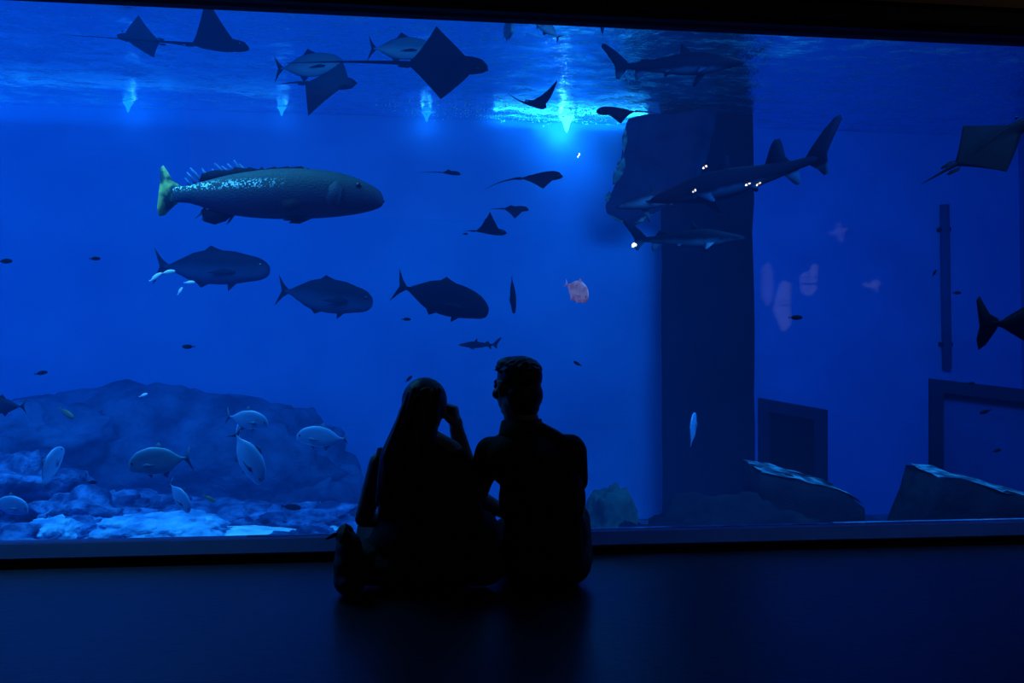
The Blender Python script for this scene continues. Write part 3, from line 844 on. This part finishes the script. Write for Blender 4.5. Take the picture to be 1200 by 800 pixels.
# pilot fish / weed like streamers trailing at the grouper: small pale cleaner fishes
# ------------------------------------------------------------------ jacks in open water
jack(247, 314, 8.2, 150, 'blue grey jack with small white fish about its tail, under the grouper', yaw=-12, pitch=-3, mat='fish_mid', fin='fish_dark', prof=SLIM, tail=0.14, deep=1.1, fh=0.5)
jack(380, 347, 8.0, 120, 'blue grey jack in the middle of the three swimming right', yaw=-10, pitch=-8, mat='fish_mid', fin='fish_dark', prof=SLIM, deep=1.35, tail=.15, fh=0.5)
jack(517, 350, 7.4, 116, 'dark jack with forked tail leading the three swimming right', yaw=-4, pitch=-17, mat='fish_dark', deep=1.05, tail=.17, fh=0.6)
jack(601, 345, 8.0, 46, 'small dark fish seen head on, pointing down above the man', yaw=80, pitch=-70, mat='fish_dark', prof=SLIM, tail=.12)
jack(362, 78, 9.2, 84, 'pale jack with dark forked tail above the grey backed ray', yaw=-6, pitch=2, mat='fish_teal', fin='fish_dark', tail=.19)
jack(470, 58, 9.0, 80, 'pale jack with dark forked tail behind the banking ray', yaw=-6, pitch=-4, mat='fish_teal', fin='fish_dark', tail=.19)
jack(595, 36, 8.6, 62, 'pale fish seen head on, cut by the top of the window', yaw=-80, pitch=-18, roll=0, mat='fish_teal', deep=1.1)
jack(640, 32, 8.8, 44, 'pale fish at the window top with only its tail hanging below', yaw=180, pitch=40, mat='fish_teal', fin='fish_dark', tail=.15)
jack(706, 30, 9.0, 40, 'thin fish tail showing at the top of the window, right of the other tail', yaw=85, pitch=60, mat='fish_mid')
shark(560, 404, 9.2, 46, 'tiny distant shark swimming right, left of the man\'s head', yaw=172, pitch=0, mat='shark_back', dorsal2=.06)
# dark tail at the right edge
d = 5.6; S = 190 * d / F
t = jack(1236, 382, d, 190, 'large black fish leaving at the right edge, only its tail in view', yaw=4, pitch=-2, mat='fish_dark', tail_pts=[(-.36, .03), (-.42, .06), (-.485, .165), (-.505, .14), (-.492, .05), (-.482, -.02), (-.50, -.10), (-.487, -.165), (-.44, -.13), (-.37, -.03)])
for c in t.children:
    if c.name.split('.')[0] != 'eye': c.data.materials[0] = M['fish_black']
# pink fish, a faint glow put into its skin
jack(675, 341, 6.5, 44, 'pink mottled fish seen three quarter on, right of the small dark fish', yaw=-50, pitch=-30, mat='pink', deep=1.7, prof=JACK, tail=.12)

# pale jacks by the reef
jack(188, 541, 5.6, 74, 'silvery green jack facing left in front of the dark reef', yaw=182, pitch=-8, mat='fish_green', fin='fin_clear', deep=1.35, tail=0.21)
jack(378, 513, 6.2, 62, 'silvery jack facing left, just left of the woman', yaw=176, pitch=2, mat='fish_pale', fin='fin_clear', deep=1.2, tail=.11)
jack(289, 492, 6.0, 56, 'silvery jack facing right, uppermost of the cluster by the reef', yaw=-14, pitch=-10, mat='fish_pale', deep=1.2, tail=0.2, fin='fin_clear')
jack(290, 535, 5.8, 72, 'bright blue jack pointing down, lowest of the cluster by the reef', yaw=-20, pitch=-58, mat='fish_pale', deep=1.35, prof=JACK, tail=0.2, fin='fin_clear')
jack(280, 503, 6.1, 38, 'bright blue jack seen head on, in the middle of the cluster by the reef', yaw=-80, pitch=-20, mat='fish_pale', deep=1.4, tail=0.2, fin='fin_clear')
jack(210, 582, 5.8, 48, 'small bright jack diving right, above the long pale boulder', yaw=-30, pitch=-42, mat='fish_pale', fin='fin_clear', deep=1.3, tail=0.22)
jack(60, 547, 6.0, 54, 'small bright jack seen head on, above the craggy boulder', yaw=70, pitch=52, mat='fish_pale', deep=1.3, tail=0.2, fin='fin_clear')
jack(10, 592, 5.8, 52, 'pale jack facing right, partly cut by the left edge', yaw=-8, pitch=-12, mat='fish_pale', deep=1.3, tail=0.2, fin='fin_clear')
jack(2, 476, 6.4, 56, 'pale jack near the left edge above the reef', yaw=185, pitch=0, mat='fish_mid')
jack(812, 504, 8.2, 44, 'small pale blue fish standing upright in front of the pillar', yaw=60, pitch=66, mat='fish_pale', deep=1.3, tail=.08, fin='fin_clear')

# ------------------------------------------------------------------ sharks at the pillar
shark(862, 213, 8.4, 205, 'large dark shark crossing the pillar with raised tail at right', yaw=162, pitch=-10, roll=0, mat='shark_back', bend=.35, dorsal2=.14)
shark(808, 280, 9.0, 128, 'pale bellied shark below the large one, crossing the pillar', yaw=-6, pitch=0, mat='shark_pale', dorsal2=.05)
shark(775, 232, 9.3, 120, 'pale finned shark beside the hanging rock, left of the pillar', yaw=200, pitch=-14, roll=30, mat='shark_pale', dorsal2=.06)
shark(796, 76, 9.0, 150, 'dark shark gliding right near the surface at the top', yaw=-6, pitch=0, mat='shark_back', dorsal2=.02)

# ------------------------------------------------------------------ small fish
tiny = [(111, 303, 12, 'tiny dark fish left of the jacks, above the reef', 'tiny', 0), (48, 437, 13, 'tiny dark fish above the left end of the reef', 'tiny', 10),
        (221, 406, 14, 'tiny dark fish between the jacks and the reef', 'tiny', 180), (476, 374, 10, 'tiny dark fish below the forked tail of the dark jack', 'tiny', 0),
        (677, 426, 10, 'tiny dark fish right of the man\'s head', 'tiny', 150), (78, 484, 20, 'small olive fish in front of the reef, upper left', 'tiny_green', -30),
        (108, 565, 12, 'tiny dark fish above the craggy boulder', 'tiny', 0), (245, 584, 14, 'small olive fish above the flat rock shelf', 'tiny_green', -30),
        (183, 611, 15, 'small dark fish over the long pale boulder', 'tiny', 170), (341, 594, 20, 'small dark fish over the rough rock shelf', 'tiny', -8),
        (168, 463, 10, 'tiny pale fish at the crest of the reef', 'tiny_pale', 20), (545, 274, 6, 'tiny dark fish left of the ray with the upright wing', 'tiny', 0),
        (932, 372, 15, 'tiny dark fish right of the pillar', 'tiny', 0), (1095, 320, 8, 'tiny dark fish beside the vertical pipe', 'tiny', 60),
        (1121, 343, 10, 'tiny dark fish right of the vertical pipe', 'tiny', 0), (1155, 482, 12, 'upper tiny dark fish in front of the blue tank window', 'tiny', 200),
        (1168, 528, 11, 'lower tiny dark fish in front of the blue tank window', 'tiny', 10), (6, 306, 16, 'small dark fish cut by the left edge', 'tiny', 0),
        (197, 319, 14, 'tiny white cleaner fish nearest the jack tail', 'tiny_pale', 12), (182, 325, 16, 'tiny white cleaner fish below the jack tail tip', 'tiny_pale', 30),
        (222, 331, 11, 'tiny white cleaner fish under the jack belly', 'tiny_pale', 5), (211, 341, 9, 'lowest tiny white cleaner fish under the jack', 'tiny_pale', 60),
        (1138, 449, 8, 'tiny dark fish above the frame of the blue tank window', 'tiny', 0),
        (479, 444, 10, 'tiny dark fish just above the woman\'s hair', 'tiny', 40)]
for k, (px, py, L_, lab, mt, pt) in enumerate(tiny):
    dd = 6.2 + (k * 37 % 17) * .1
    small_fish(px, py, dd, L_, lab, yaw=random.uniform(-20, 20), pitch=pt, mat=mt, group='small fish scattered in the tank')


# ------------------------------------------------------------------ people
def loft_capsule(b, p1, p2, r1, r2, seg=16):
    p1, p2 = Vector(p1), Vector(p2)
    ax = p2 - p1; L_ = ax.length
    if L_ < 1e-6: ax = Vector((0, 0, 1))
    q = ax.to_track_quat('Z', 'Y')
    prev = None; rows = []
    for k in range(1, 6): a = -PI / 2 + PI / 2 * k / 5; rows.append((math.sin(a) * r1, math.cos(a) * r1))
    for k in range(0, 5): a = PI / 2 * k / 5; rows.append((L_ + math.sin(a) * r2, math.cos(a) * r2))
    s = b.verts.new(p1 + q @ Vector((0, 0, -r1)))
    for z, r in rows:
        ring = [b.verts.new(p1 + q @ Vector((r * math.cos(2 * PI * i / seg), r * math.sin(2 * PI * i / seg), z))) for i in range(seg)]
        for i in range(seg):
            j = (i + 1) % seg
            if prev: b.faces.new((prev[i], prev[j], ring[j], ring[i]))
            else: b.faces.new((s, ring[j], ring[i]))
        prev = ring
    e = b.verts.new(p1 + q @ Vector((0, 0, L_ + r2)))
    for i in range(seg): b.faces.new((e, prev[i], prev[(i + 1) % seg]))


def ell(b, c, r, rot=(0, 0, 0)):
    Mx = Matrix.Translation(Vector(c)) @ Euler([math.radians(a) for a in rot]).to_matrix().to_4x4() @ Matrix.Diagonal((*r, 1))
    bmesh.ops.create_uvsphere(b, u_segments=28, v_segments=18, radius=1, matrix=Mx)


def fused(name, parts, mat, parent, voxel=.006, smooth=5, cut=None):
    """capsules (p1,p2,r1,r2) and ellipsoids (c,(rx,ry,rz)[,rot]) grown together into one skin"""
    b = bmesh.new()
    for p in parts:
        if len(p) == 4: loft_capsule(b, *p)
        else: ell(b, *p)
    me = bpy.data.meshes.new(name); b.to_mesh(me); b.free()
    tmp = bpy.data.objects.new(name + '_tmp', me); col.objects.link(tmp)
    m = tmp.modifiers.new('r', 'REMESH'); m.mode = 'VOXEL'; m.voxel_size = voxel
    if smooth:
        m = tmp.modifiers.new('s', 'SMOOTH'); m.iterations = smooth; m.factor = .5
    dg = bpy.context.evaluated_depsgraph_get()
    me2 = bpy.data.meshes.new_from_object(tmp.evaluated_get(dg))
    bpy.data.objects.remove(tmp); bpy.data.meshes.remove(me)
    if cut:
        b = bmesh.new(); b.from_mesh(me2)
        bmesh.ops.delete(b, geom=[f for f in b.faces if cut(f.calc_center_median())], context='FACES')
        b.to_mesh(me2); b.free()
    for p in me2.polygons: p.use_smooth = True
    me2.materials.clear(); me2.materials.append(mat)
    me2.name = name
    o = bpy.data.objects.new(name, me2); col.objects.link(o); o.parent = parent
    return o


def hand(wrist, d, n, curl=50, side=1, sc=1.0):
    """palm, four unequal curling fingers and a thumb leaving the side of the palm"""
    w = Vector(wrist); d = Vector(d).normalized(); n = Vector(n); n = (n - d * n.dot(d)).normalized()
    s = d.cross(n) * side
    out = [(w - d * .01, w + d * .03 * sc, .026 * sc, .028 * sc)]
    for k in range(4):
        off = (k - 1.5) * .0195 * sc
        base = w + d * .085 * sc + s * off
        out.append((w + d * .02 * sc + s * off * .7, base, .016 * sc, .012 * sc))
        L_ = (.040, .046, .042, .033)[k] * sc
        p = base; ang = 0
        for j, f in enumerate((1, .68, .52)):
            ang += math.radians(curl) * (.8, 1.0, .8)[j]
            dir_ = d * math.cos(ang) + n * math.sin(ang) + s * off * 1.5
            q = p + dir_.normalized() * L_ * f
            out.append((p, q, .0098 * sc - j * .0008, .0092 * sc - j * .0008)); p = q
    t0 = w + d * .025 * sc - s * .026 * sc
    t1 = t0 + (d * .6 - s * .7 + n * .45).normalized() * .038 * sc
    t2 = t1 + (d * .9 - s * .15 + n * .5).normalized() * .032 * sc
    t3 = t2 + (d * .9 + s * .1 + n * .6).normalized() * .024 * sc
    out += [(w + d * .02 * sc - s * .01 * sc, t0, .018 * sc, .015 * sc), (t0, t1, .014 * sc, .0125 * sc), (t1, t2, .0125 * sc, .011 * sc), (t2, t3, .011 * sc, .009 * sc)]
    return out


def head(c, yaw, tilt, k=1.0):
    """skull, jaw, nose, lips, brow and ears around c, facing +Y before yaw"""
    c = Vector(c)
    Rm = Euler((0, math.radians(tilt), math.radians(yaw))).to_matrix()
    W = lambda x, y, z: c + Rm @ (Vector((x, y, z)) * k)
    rot = (0, tilt, yaw)
    p = [(c + Rm @ Vector((0, -.012, .025)) * k, (.074 * k, .092 * k, .090 * k), rot),
         (W(0, .012, -.035), (.062 * k, .075 * k, .075 * k), rot),
         (W(0, .050, -.082), (.034 * k, .032 * k, .026 * k), rot),
         (W(0, .088, .004), W(0, .108, -.024), .009 * k, .013 * k),
         (W(-.012, .094, -.030), W(.012, .094, -.030), .009 * k, .009 * k),
         (W(-.035, .078, .022), W(.035, .078, .022), .012 * k, .012 * k),
         (W(-.018, .088, -.054), W(.018, .088, -.054), .0075 * k, .0075 * k),
         (W(-.015, .086, -.065), W(.015, .086, -.065), .008 * k, .008 * k)]
    for s in (-1, 1):
        p += [(W(s * .045, .055, -.020), (.024 * k, .024 * k, .022 * k), rot)]
        p += [(W(s * .079, -.004, .020), W(s * .084, -.018, .004), .010 * k, .012 * k), (W(s * .084, -.018, .004), W(s * .077, -.006, -.026), .011 * k, .008 * k)]
    eyes_ = [W(s * .032, .082, .006) for s in (-1, 1)]
    return p, eyes_, W, rot


def person(name, px, py, d, label):
    r = empty(name, (0, 0, 0)); tag(r, label, 'person')
    p = at(px, py, d); r.location = (p.x, p.y, .002); r.rotation_euler = (0, 0, -YAW)
    return r


def eyeballs(root, pts, k=1.0):
    for p in pts:
        b = bmesh.new(); bmesh.ops.create_uvsphere(b, u_segments=12, v_segments=8, radius=.0115 * k)
        e = link('eye', b, M['eye'], root); e.location = p


# ---- the man
man = person('person', 640, 687, 3.47, 'seated man with short dark hair in a black short sleeved shirt, seen from behind')
hp, he, HW, hrot = head((-.114, .045, .772), 36, -2, 1.09)
nk = (-.085, .02, .60)
LS, LE, LW = (-.216, .04, .515), (-.276, .12, .325), (-.145, .31, .225)
RS, RE, RW = (.098, .02, .520), (.118, .13, .29), (.02, .33, .262)
hipL, hipR, kneeL, kneeR = (-.09, .06, .10), (.085, .06, .10), (-.155, .37, .135), (.135, .37, .195)
ankL, ankR = (.02, .47, .065), (-.07, .40, .075)
body = hp + [(nk, (-.110, .035, .71), .070, .066),
             ((-.068, .02, .50), (.15, .085, .10), (0, 12, 0)), ((-.02, .01, .33), (.13, .085, .16)), ((0, .01, .14), (.15, .10, .11)),
             ((-.19, .03, .525), (.085, .02, .535), .052, .052), ((-.06, .02, .56), (.09, .06, .06)),
             (LS, LE, .050, .038), (LE, LW, .040, .026), (RS, RE, .050, .038), (RE, RW, .040, .026),
             (hipL, kneeL, .082, .055), (kneeL, ankL, .055, .036), (hipR, kneeR, .082, .055), (kneeR, ankR, .055, .036)]
body += hand(LW, (.75, .55, .05), (.2, .1, -1), 45, -1) + hand((.02, .335, .262), (-.75, .5, .1), (0, .1, -1), 45, 1)
fused('body', body, M['skin'], man, .0055, 3)
eyeballs(man, he, 1.09)
# short hair: cap with a slightly lifted crown, plus tufts that break its outline
hb = [(HW(0, -.020, .042), (.085, .100, .082), hrot), (HW(0, -.042, -.025), (.080, .070, .075), hrot), (HW(0, -.040, -.065), (.066, .058, .055), hrot), (HW(-.012, .01, .088), (.062, .065, .030), hrot)]
rnd = random.Random(3)
for k in range(150):
    a = rnd.uniform(0, 2 * PI); z = rnd.uniform(-.02, 1)
    q = Vector((math.cos(a) * math.sqrt(max(0, 1 - z * z)), math.sin(a) * math.sqrt(max(0, 1 - z * z)), z))
    if q.z < .35: continue
    p0_ = Vector((q.x * .080, -.020 + q.y * .094, .036 + q.z * .076))
    t_ = Vector((rnd.uniform(-1, 1), rnd.uniform(-.2, 1), rnd.uniform(-.3, .1))) * .016
    hb.append((HW(*p0_), HW(*(p0_ + q * .001 + t_)), .008, .004))
fused('hair', hb, M['hair'], man, .0042, 2)
shirt = [((-.068, .015, .48), (.180, .118, .125), (0, 10, 0)), ((-.015, .0, .34), (.172, .120, .17)), ((0, -.005, .19), (.168, .128, .15)),
         ((-.20, .03, .520), (.095, .015, .530), .062, .062), ((-.06, .02, .555), (.105, .07, .055)),
         (LS, (-.262, .10, .40), .066, .052), (RS, (.118, .09, .40), .066, .056),
         ((-.155, .03, .56), (-.085, .02, .605), .045, .055), ((.03, .01, .565), (-.06, .02, .60), .045, .055),
         ((0, -.02, .085), (.158, .12, .07)),
         ((-.09, -.095, .42), (-.02, -.11, .12), .022, .018), ((.10, -.08, .40), (.12, -.09, .15), .020, .016)]
fused('shirt', shirt, M['shirt'], man, .007, 6)
# polo collar standing round the neck
b = bmesh.new(); prev = None
for i in range(33):
    a = 2 * PI * i / 32
    c = Vector((-.096, .028, .615)); r_ = .078
    pts_ = [c + Vector((math.cos(a) * (r_ + .012), math.sin(a) * (r_ + .010), -.020)), c + Vector((math.cos(a) * (r_ + .002), math.sin(a) * (r_ - .004), .030 + .006 * math.cos(a + .5))),
            c + Vector((math.cos(a) * (r_ - .004), math.sin(a) * (r_ - .010), .030)), c + Vector((math.cos(a) * (r_ - .004), math.sin(a) * (r_ - .010), -.02))]
    row = [b.verts.new(v) for v in pts_]
    if prev:
        for k in range(3): b.faces.new((prev[k], prev[k + 1], row[k + 1], row[k]))
    prev = row
link('collar', b, M['shirt'], man)
tr = [((0, .0, .11), (.175, .135, .108)), (hipL, kneeL, .105, .072), (hipR, kneeR, .105, .072), (kneeL, (-.03, .45, .085), .070, .050), (kneeR, (-.02, .40, .10), .070, .050),
      ((.06, -.03, .09), (.115, .10, .085)), ((-.06, -.03, .09), (.115, .10, .085))]
fused('trousers', tr, M['trousers'], man, .008, 6)
for s, a in ((1, ankL), (-1, ankR)):
    a = Vector(a)
    fused('shoe', [(a + Vector((-s * .03, 0, -.028)), a + Vector((s * .13, .03, -.030)), .034, .030), (a, a + Vector((s * .05, .01, -.02)), .040, .036)], M['shoe'], man, .006, 4)

# ---- the woman
wo = person('person', 490, 687, 3.47, 'seated woman with long hair, her right hand raised to her face, seen from behind')
hp, he, HW, hrot = head((.022, .045, .690), -16, 4, .98)
LS, LE, LW = (-.150, .01, .475), (-.222, .05, .255), (-.06, .26, .20)
RS, RE, RW = (.150, .02, .480), (.196, .130, .405), (.142, .120, .600)
hipL, hipR = (-.10, .05, .11), (.10, .05, .11)
kneeL, kneeR, ankL, ankR = (-.22, .36, .15), (.215, .34, .22), (.02, .46, .07), (-.02, .56, .07)
body = hp + [((.005, .01, .53), (.018, .035, .63), .050, .048),
             ((0, .01, .43), (.135, .085, .13)), ((0, .0, .29), (.115, .085, .14)), ((0, .01, .14), (.17, .12, .12)),
             ((-.13, .01, .485), (.13, .02, .490), .045, .045),
             (LS, LE, .047, .036), (LE, LW, .036, .024), (RS, RE, .047, .036), (RE, RW, .042, .030), ((.02, .02, .575), (.12, .02, .515), .050, .055),
             (hipL, kneeL, .09, .058), (kneeL, ankL, .055, .036), (hipR, kneeR, .09, .058), (kneeR, ankR, .055, .036)]
body += hand(LW, (.9, .3, .05), (.1, .1, -1), 35, -1, .92)
body += hand(RW, (-.12, .02, 1), (-.95, .15, .1), 78, -1, 1.02)
body += [((.118, .12, .665), (.026, .026, .030))]
fused('body', body, M['skin'], wo, .0055, 3)
eyeballs(wo, he, .98)
hb = [(HW(0, -.016, .030), (.088, .104, .095), hrot), (HW(-.01, -.050, -.04), (.082, .070, .09), hrot),
      ((-.005, -.020, .66), (-.062, -.065, .50), .072, .075), ((-.062, -.065, .50), (-.085, -.085, .33), .070, .042),
      ((.030, -.025, .62), (.012, -.055, .48), .050, .045)]
rnd = random.Random(5)
for k in range(90):          # strands flowing over the crown and down the back
    a = rnd.uniform(-1, 1)
    p0_ = Vector((.02 + a * .070, -.040 - .050 * math.sqrt(max(0, 1 - a * a)), .705 + rnd.uniform(-.05, .07)))
    p1_ = Vector((-.055 + a * .080, -.075 - .055 * math.sqrt(max(0, 1 - a * a)), .50 + rnd.uniform(-.03, .03)))
    p2_ = Vector((-.088 + a * .058 + rnd.uniform(-.01, .01), -.095 - .035 * math.sqrt(max(0, 1 - a * a)), .32 + rnd.uniform(-.06, .05)))
    hb += [(p0_, p1_, .008, .009), (p1_, p2_, .009, .004)]
fused('hair', hb, M['hair_brown'], wo, .0048, 2)
top = [((0, .005, .415), (.150, .105, .125)), ((0, -.005, .29), (.150, .110, .16)), ((.01, -.005, .16), (.205, .145, .14)),
       ((-.12, .01, .478), (.14, .015, .488), .054, .056), (RS, (.182, .12, .42), .056, .052), ((.03, -.01, .07), (.235, .16, .07)), ((.075, .02, .34), (.150, .11, .17)), ((.11, .02, .27), (.145, .12, .14)), ((.02, .015, .56), (.12, .02, .505), .052, .058)]
fused('sleeveless_top', top, M['jacket'], wo, .007, 6)
b = bmesh.new()
prev = None
for i in range(13):
    t_ = i / 12
    c = Vector((-.158 + .01 * t_, .055 - .13 * t_, .525 - .02 * t_ + .02 * math.sin(PI * t_)))
    row = [b.verts.new(c + Vector(q)) for q in ((-.008, 0, .0), (.008, 0, .004), (.008, 0, -.01), (-.008, 0, -.014))]
    if prev:
        for k in range(4): b.faces.new((prev[k], prev[(k + 1) % 4], row[(k + 1) % 4], row[k]))
    prev = row
for k in range(1, 9):
    c = Vector((-.148 + .002 * k, -.075 - .005 * k, .505 - .02 * k))
    row = [b.verts.new(c + Vector(q)) for q in ((-.008, 0, .0), (.008, 0, .0), (.008, .008, -.0), (-.008, .008, -.0))]
    for j in range(4): b.faces.new((prev[j], prev[(j + 1) % 4], row[(j + 1) % 4], row[j]))
    prev = row
link('shoulder_strap', b, M['jacket'], wo)
sk = [((.01, .02, .11), (.235, .17, .11)), (hipL, kneeL, .115, .085), (hipR, kneeR, .115, .085), (kneeL, ankL, .08, .06), (kneeR, ankR, .08, .06),
      ((.0, .30, .09), (.22, .16, .08)), ((.08, -.02, .08), (.21, .15, .078)), ((-.07, -.02, .08), (.17, .14, .078)), ((.24, .10, .15), (.09, .16, .13)), ((.245, .0, .075), (.10, .12, .072)), ((-.18, .0, .095), (.12, .13, .09))]
fused('trousers', sk, M['trousers'], wo, .008, 7)
for s, a, yw in ((-1, ankL, .10), (1, ankR, -.10)):
    a = Vector(a)
    fused('shoe', [(a + Vector((0, 0, -.03)), a + Vector((yw, .08, -.035)), .034, .030), (a, a + Vector((yw * .3, .03, -.01)), .042, .036)], M['shoe'], wo, .006, 4)

# ---- handbag standing on the floor against the woman's left side
bp = at(407, 690, 3.34)
bag = empty('handbag', (bp.x, bp.y, 0), (0, 0, -YAW + .15)); tag(bag, 'soft black handbag slumped on the floor at the woman\'s left side', 'bag')
fused('bag_body', [((0, 0, .105), (.052, .10, .105)), ((.01, .0, .06), (.062, .12, .06)), ((.005, 0, .17), (.050, .09, .065)), ((-.010, .03, .215), (.036, .05, .045)), ((-.01, -.03, .225), (.024, .035, .03))], M['bag'], bag, .005, 4)
b = bmesh.new(); prev = None
for i in range(25):
    a = PI * i / 24
    c = Vector((-.02 + .012 * math.sin(a), .085 * math.cos(a), .215 + .045 * math.sin(a)))
    row = [b.verts.new(c + Vector((.006 * math.cos(q), .004 * math.sin(q) * math.cos(a), .006 * math.sin(q)))) for q in [2 * PI * k / 8 for k in range(8)]]
    if prev:
        for k in range(8): b.faces.new((prev[k], prev[(k + 1) % 8], row[(k + 1) % 8], row[k]))
    else: b.faces.new(row)
    prev = row
b.faces.new(prev)
link('bag_handle', b, M['bag'], bag)
fused('pull_tab', [((-.045, -.05, .235), (-.075, -.055, .222), .009, .004)], M['bag'], bag, .003, 1)

# ------------------------------------------------------------------ light
def area(name, loc, target, sx, sy, power, color, spread=None):
    ld = bpy.data.lights.new(name, 'AREA'); ld.shape = 'RECTANGLE'; ld.size = sx; ld.size_y = sy
    ld.energy = power; ld.color = color
    if spread: ld.spread = spread
    o = bpy.data.objects.new(name, ld); col.objects.link(o); o.location = loc
    o.rotation_euler = (Vector(target) - Vector(loc)).to_track_quat('-Z', 'Y').to_euler()
    return o


BL = (.05, .34, 1.0)
pl = at_y(668, 150, YB - .12)
area('waterline_fill', (pl.x, YB - .22, ZS - .12), (pl.x, YB - .22, ZS + 1), 2.3, .10, 26, (.02, .50, 1.0))  # unseen upward strip added to widen the bright streak
area('waterline_fill_low', (pl.x, YB - .35, ZS - .05), (pl.x + .2, YB - .10, ZS - 2.5), 1.6, .2, 14, (.02, .32, 1.0), math.radians(110))  # unseen strip added for the glow on the wall below
pl = at_y(40, 130, YB - .12)
for k, (dx, w_, p_) in enumerate(((-1.5, 3.0, 9), (.9, 2.0, 5), (2.6, 1.6, 2.2))):
    area('surface_fill', (pl.x + dx, YB - .35, ZS - .28), (pl.x + dx, YB - .35, ZS + 1), w_, .3, p_, (.01, .33, 1.0))  # unseen upward lights added to brighten the surface band
area('surface_fill_middle', (at_y(690, 60, 6.5).x, 6.6, ZS - 1.0), (at_y(690, 60, 6.5).x, 6.8, ZS + 1), 1.6, .6, 12, (.01, .36, 1.0))  # added unseen, to light the ripples above it
area('surface_fill_right', (at_y(930, 60, 5.4).x, 5.6, ZS - .5), (at_y(930, 60, 5.4).x, 5.7, ZS + 1), .6, .3, 2.5, (.01, .36, 1.0))  # added unseen, for the surface highlight at right
area('tank_fill_left', (-5.0, 1.0, 4.2), (-5.6, 9, 1.4), 4.0, .8, 455, BL)  # unseen fill lights behind the header, added to brighten the tank wall
area('tank_fill_middle', (-1.0, 1.0, 4.2), (-1.0, 9, 1.6), 3.5, .8, 45, BL)
area('tank_fill_right', (3.6, 1.0, 4.2), (3.4, 9, 1.0), 3.5, .8, 820, BL)
# unseen fill lights added over the reef and the ledges
area('reef_fill', (-3.4, 2.4, 4.3), (-3.4, 2.6, -.5), 3.4, 1.2, 150, (.06, .5, 1.0), math.radians(110))
area('ledge_fill', (3.6, 4.6, 4.3), (3.6, 4.8, -.5), 1.6, 1.0, 60, (.06, .5, 1.0), math.radians(90))
# faint unseen fill lights added in the hall for sill, floor and header
area('hall_fill', (0, -6, 3.9), (0, -1, 0), 6, 3, 1.6, (.55, .42, 1.0))
area('hall_fill_warm', (3.4, -1.0, 3.8), (3.4, 0, 2.7), 1.6, .3, .9, (1.0, .75, .5))

world = bpy.data.worlds.new('world'); scene.world = world; world.use_nodes = True
world.node_tree.nodes['Background'].inputs[0].default_value = (.0, .0, .0, 1)

scene.view_settings.view_transform = 'Standard'
scene.view_settings.look = 'None'
scene.cycles.use_denoising = True
scene.cycles.max_bounces = 8
scene.cycles.transparent_max_bounces = 12
scene.cycles.volume_bounces = 0
scene.cycles.volume_step_rate = 1.0
scene.cycles.sample_clamp_indirect = 4.0
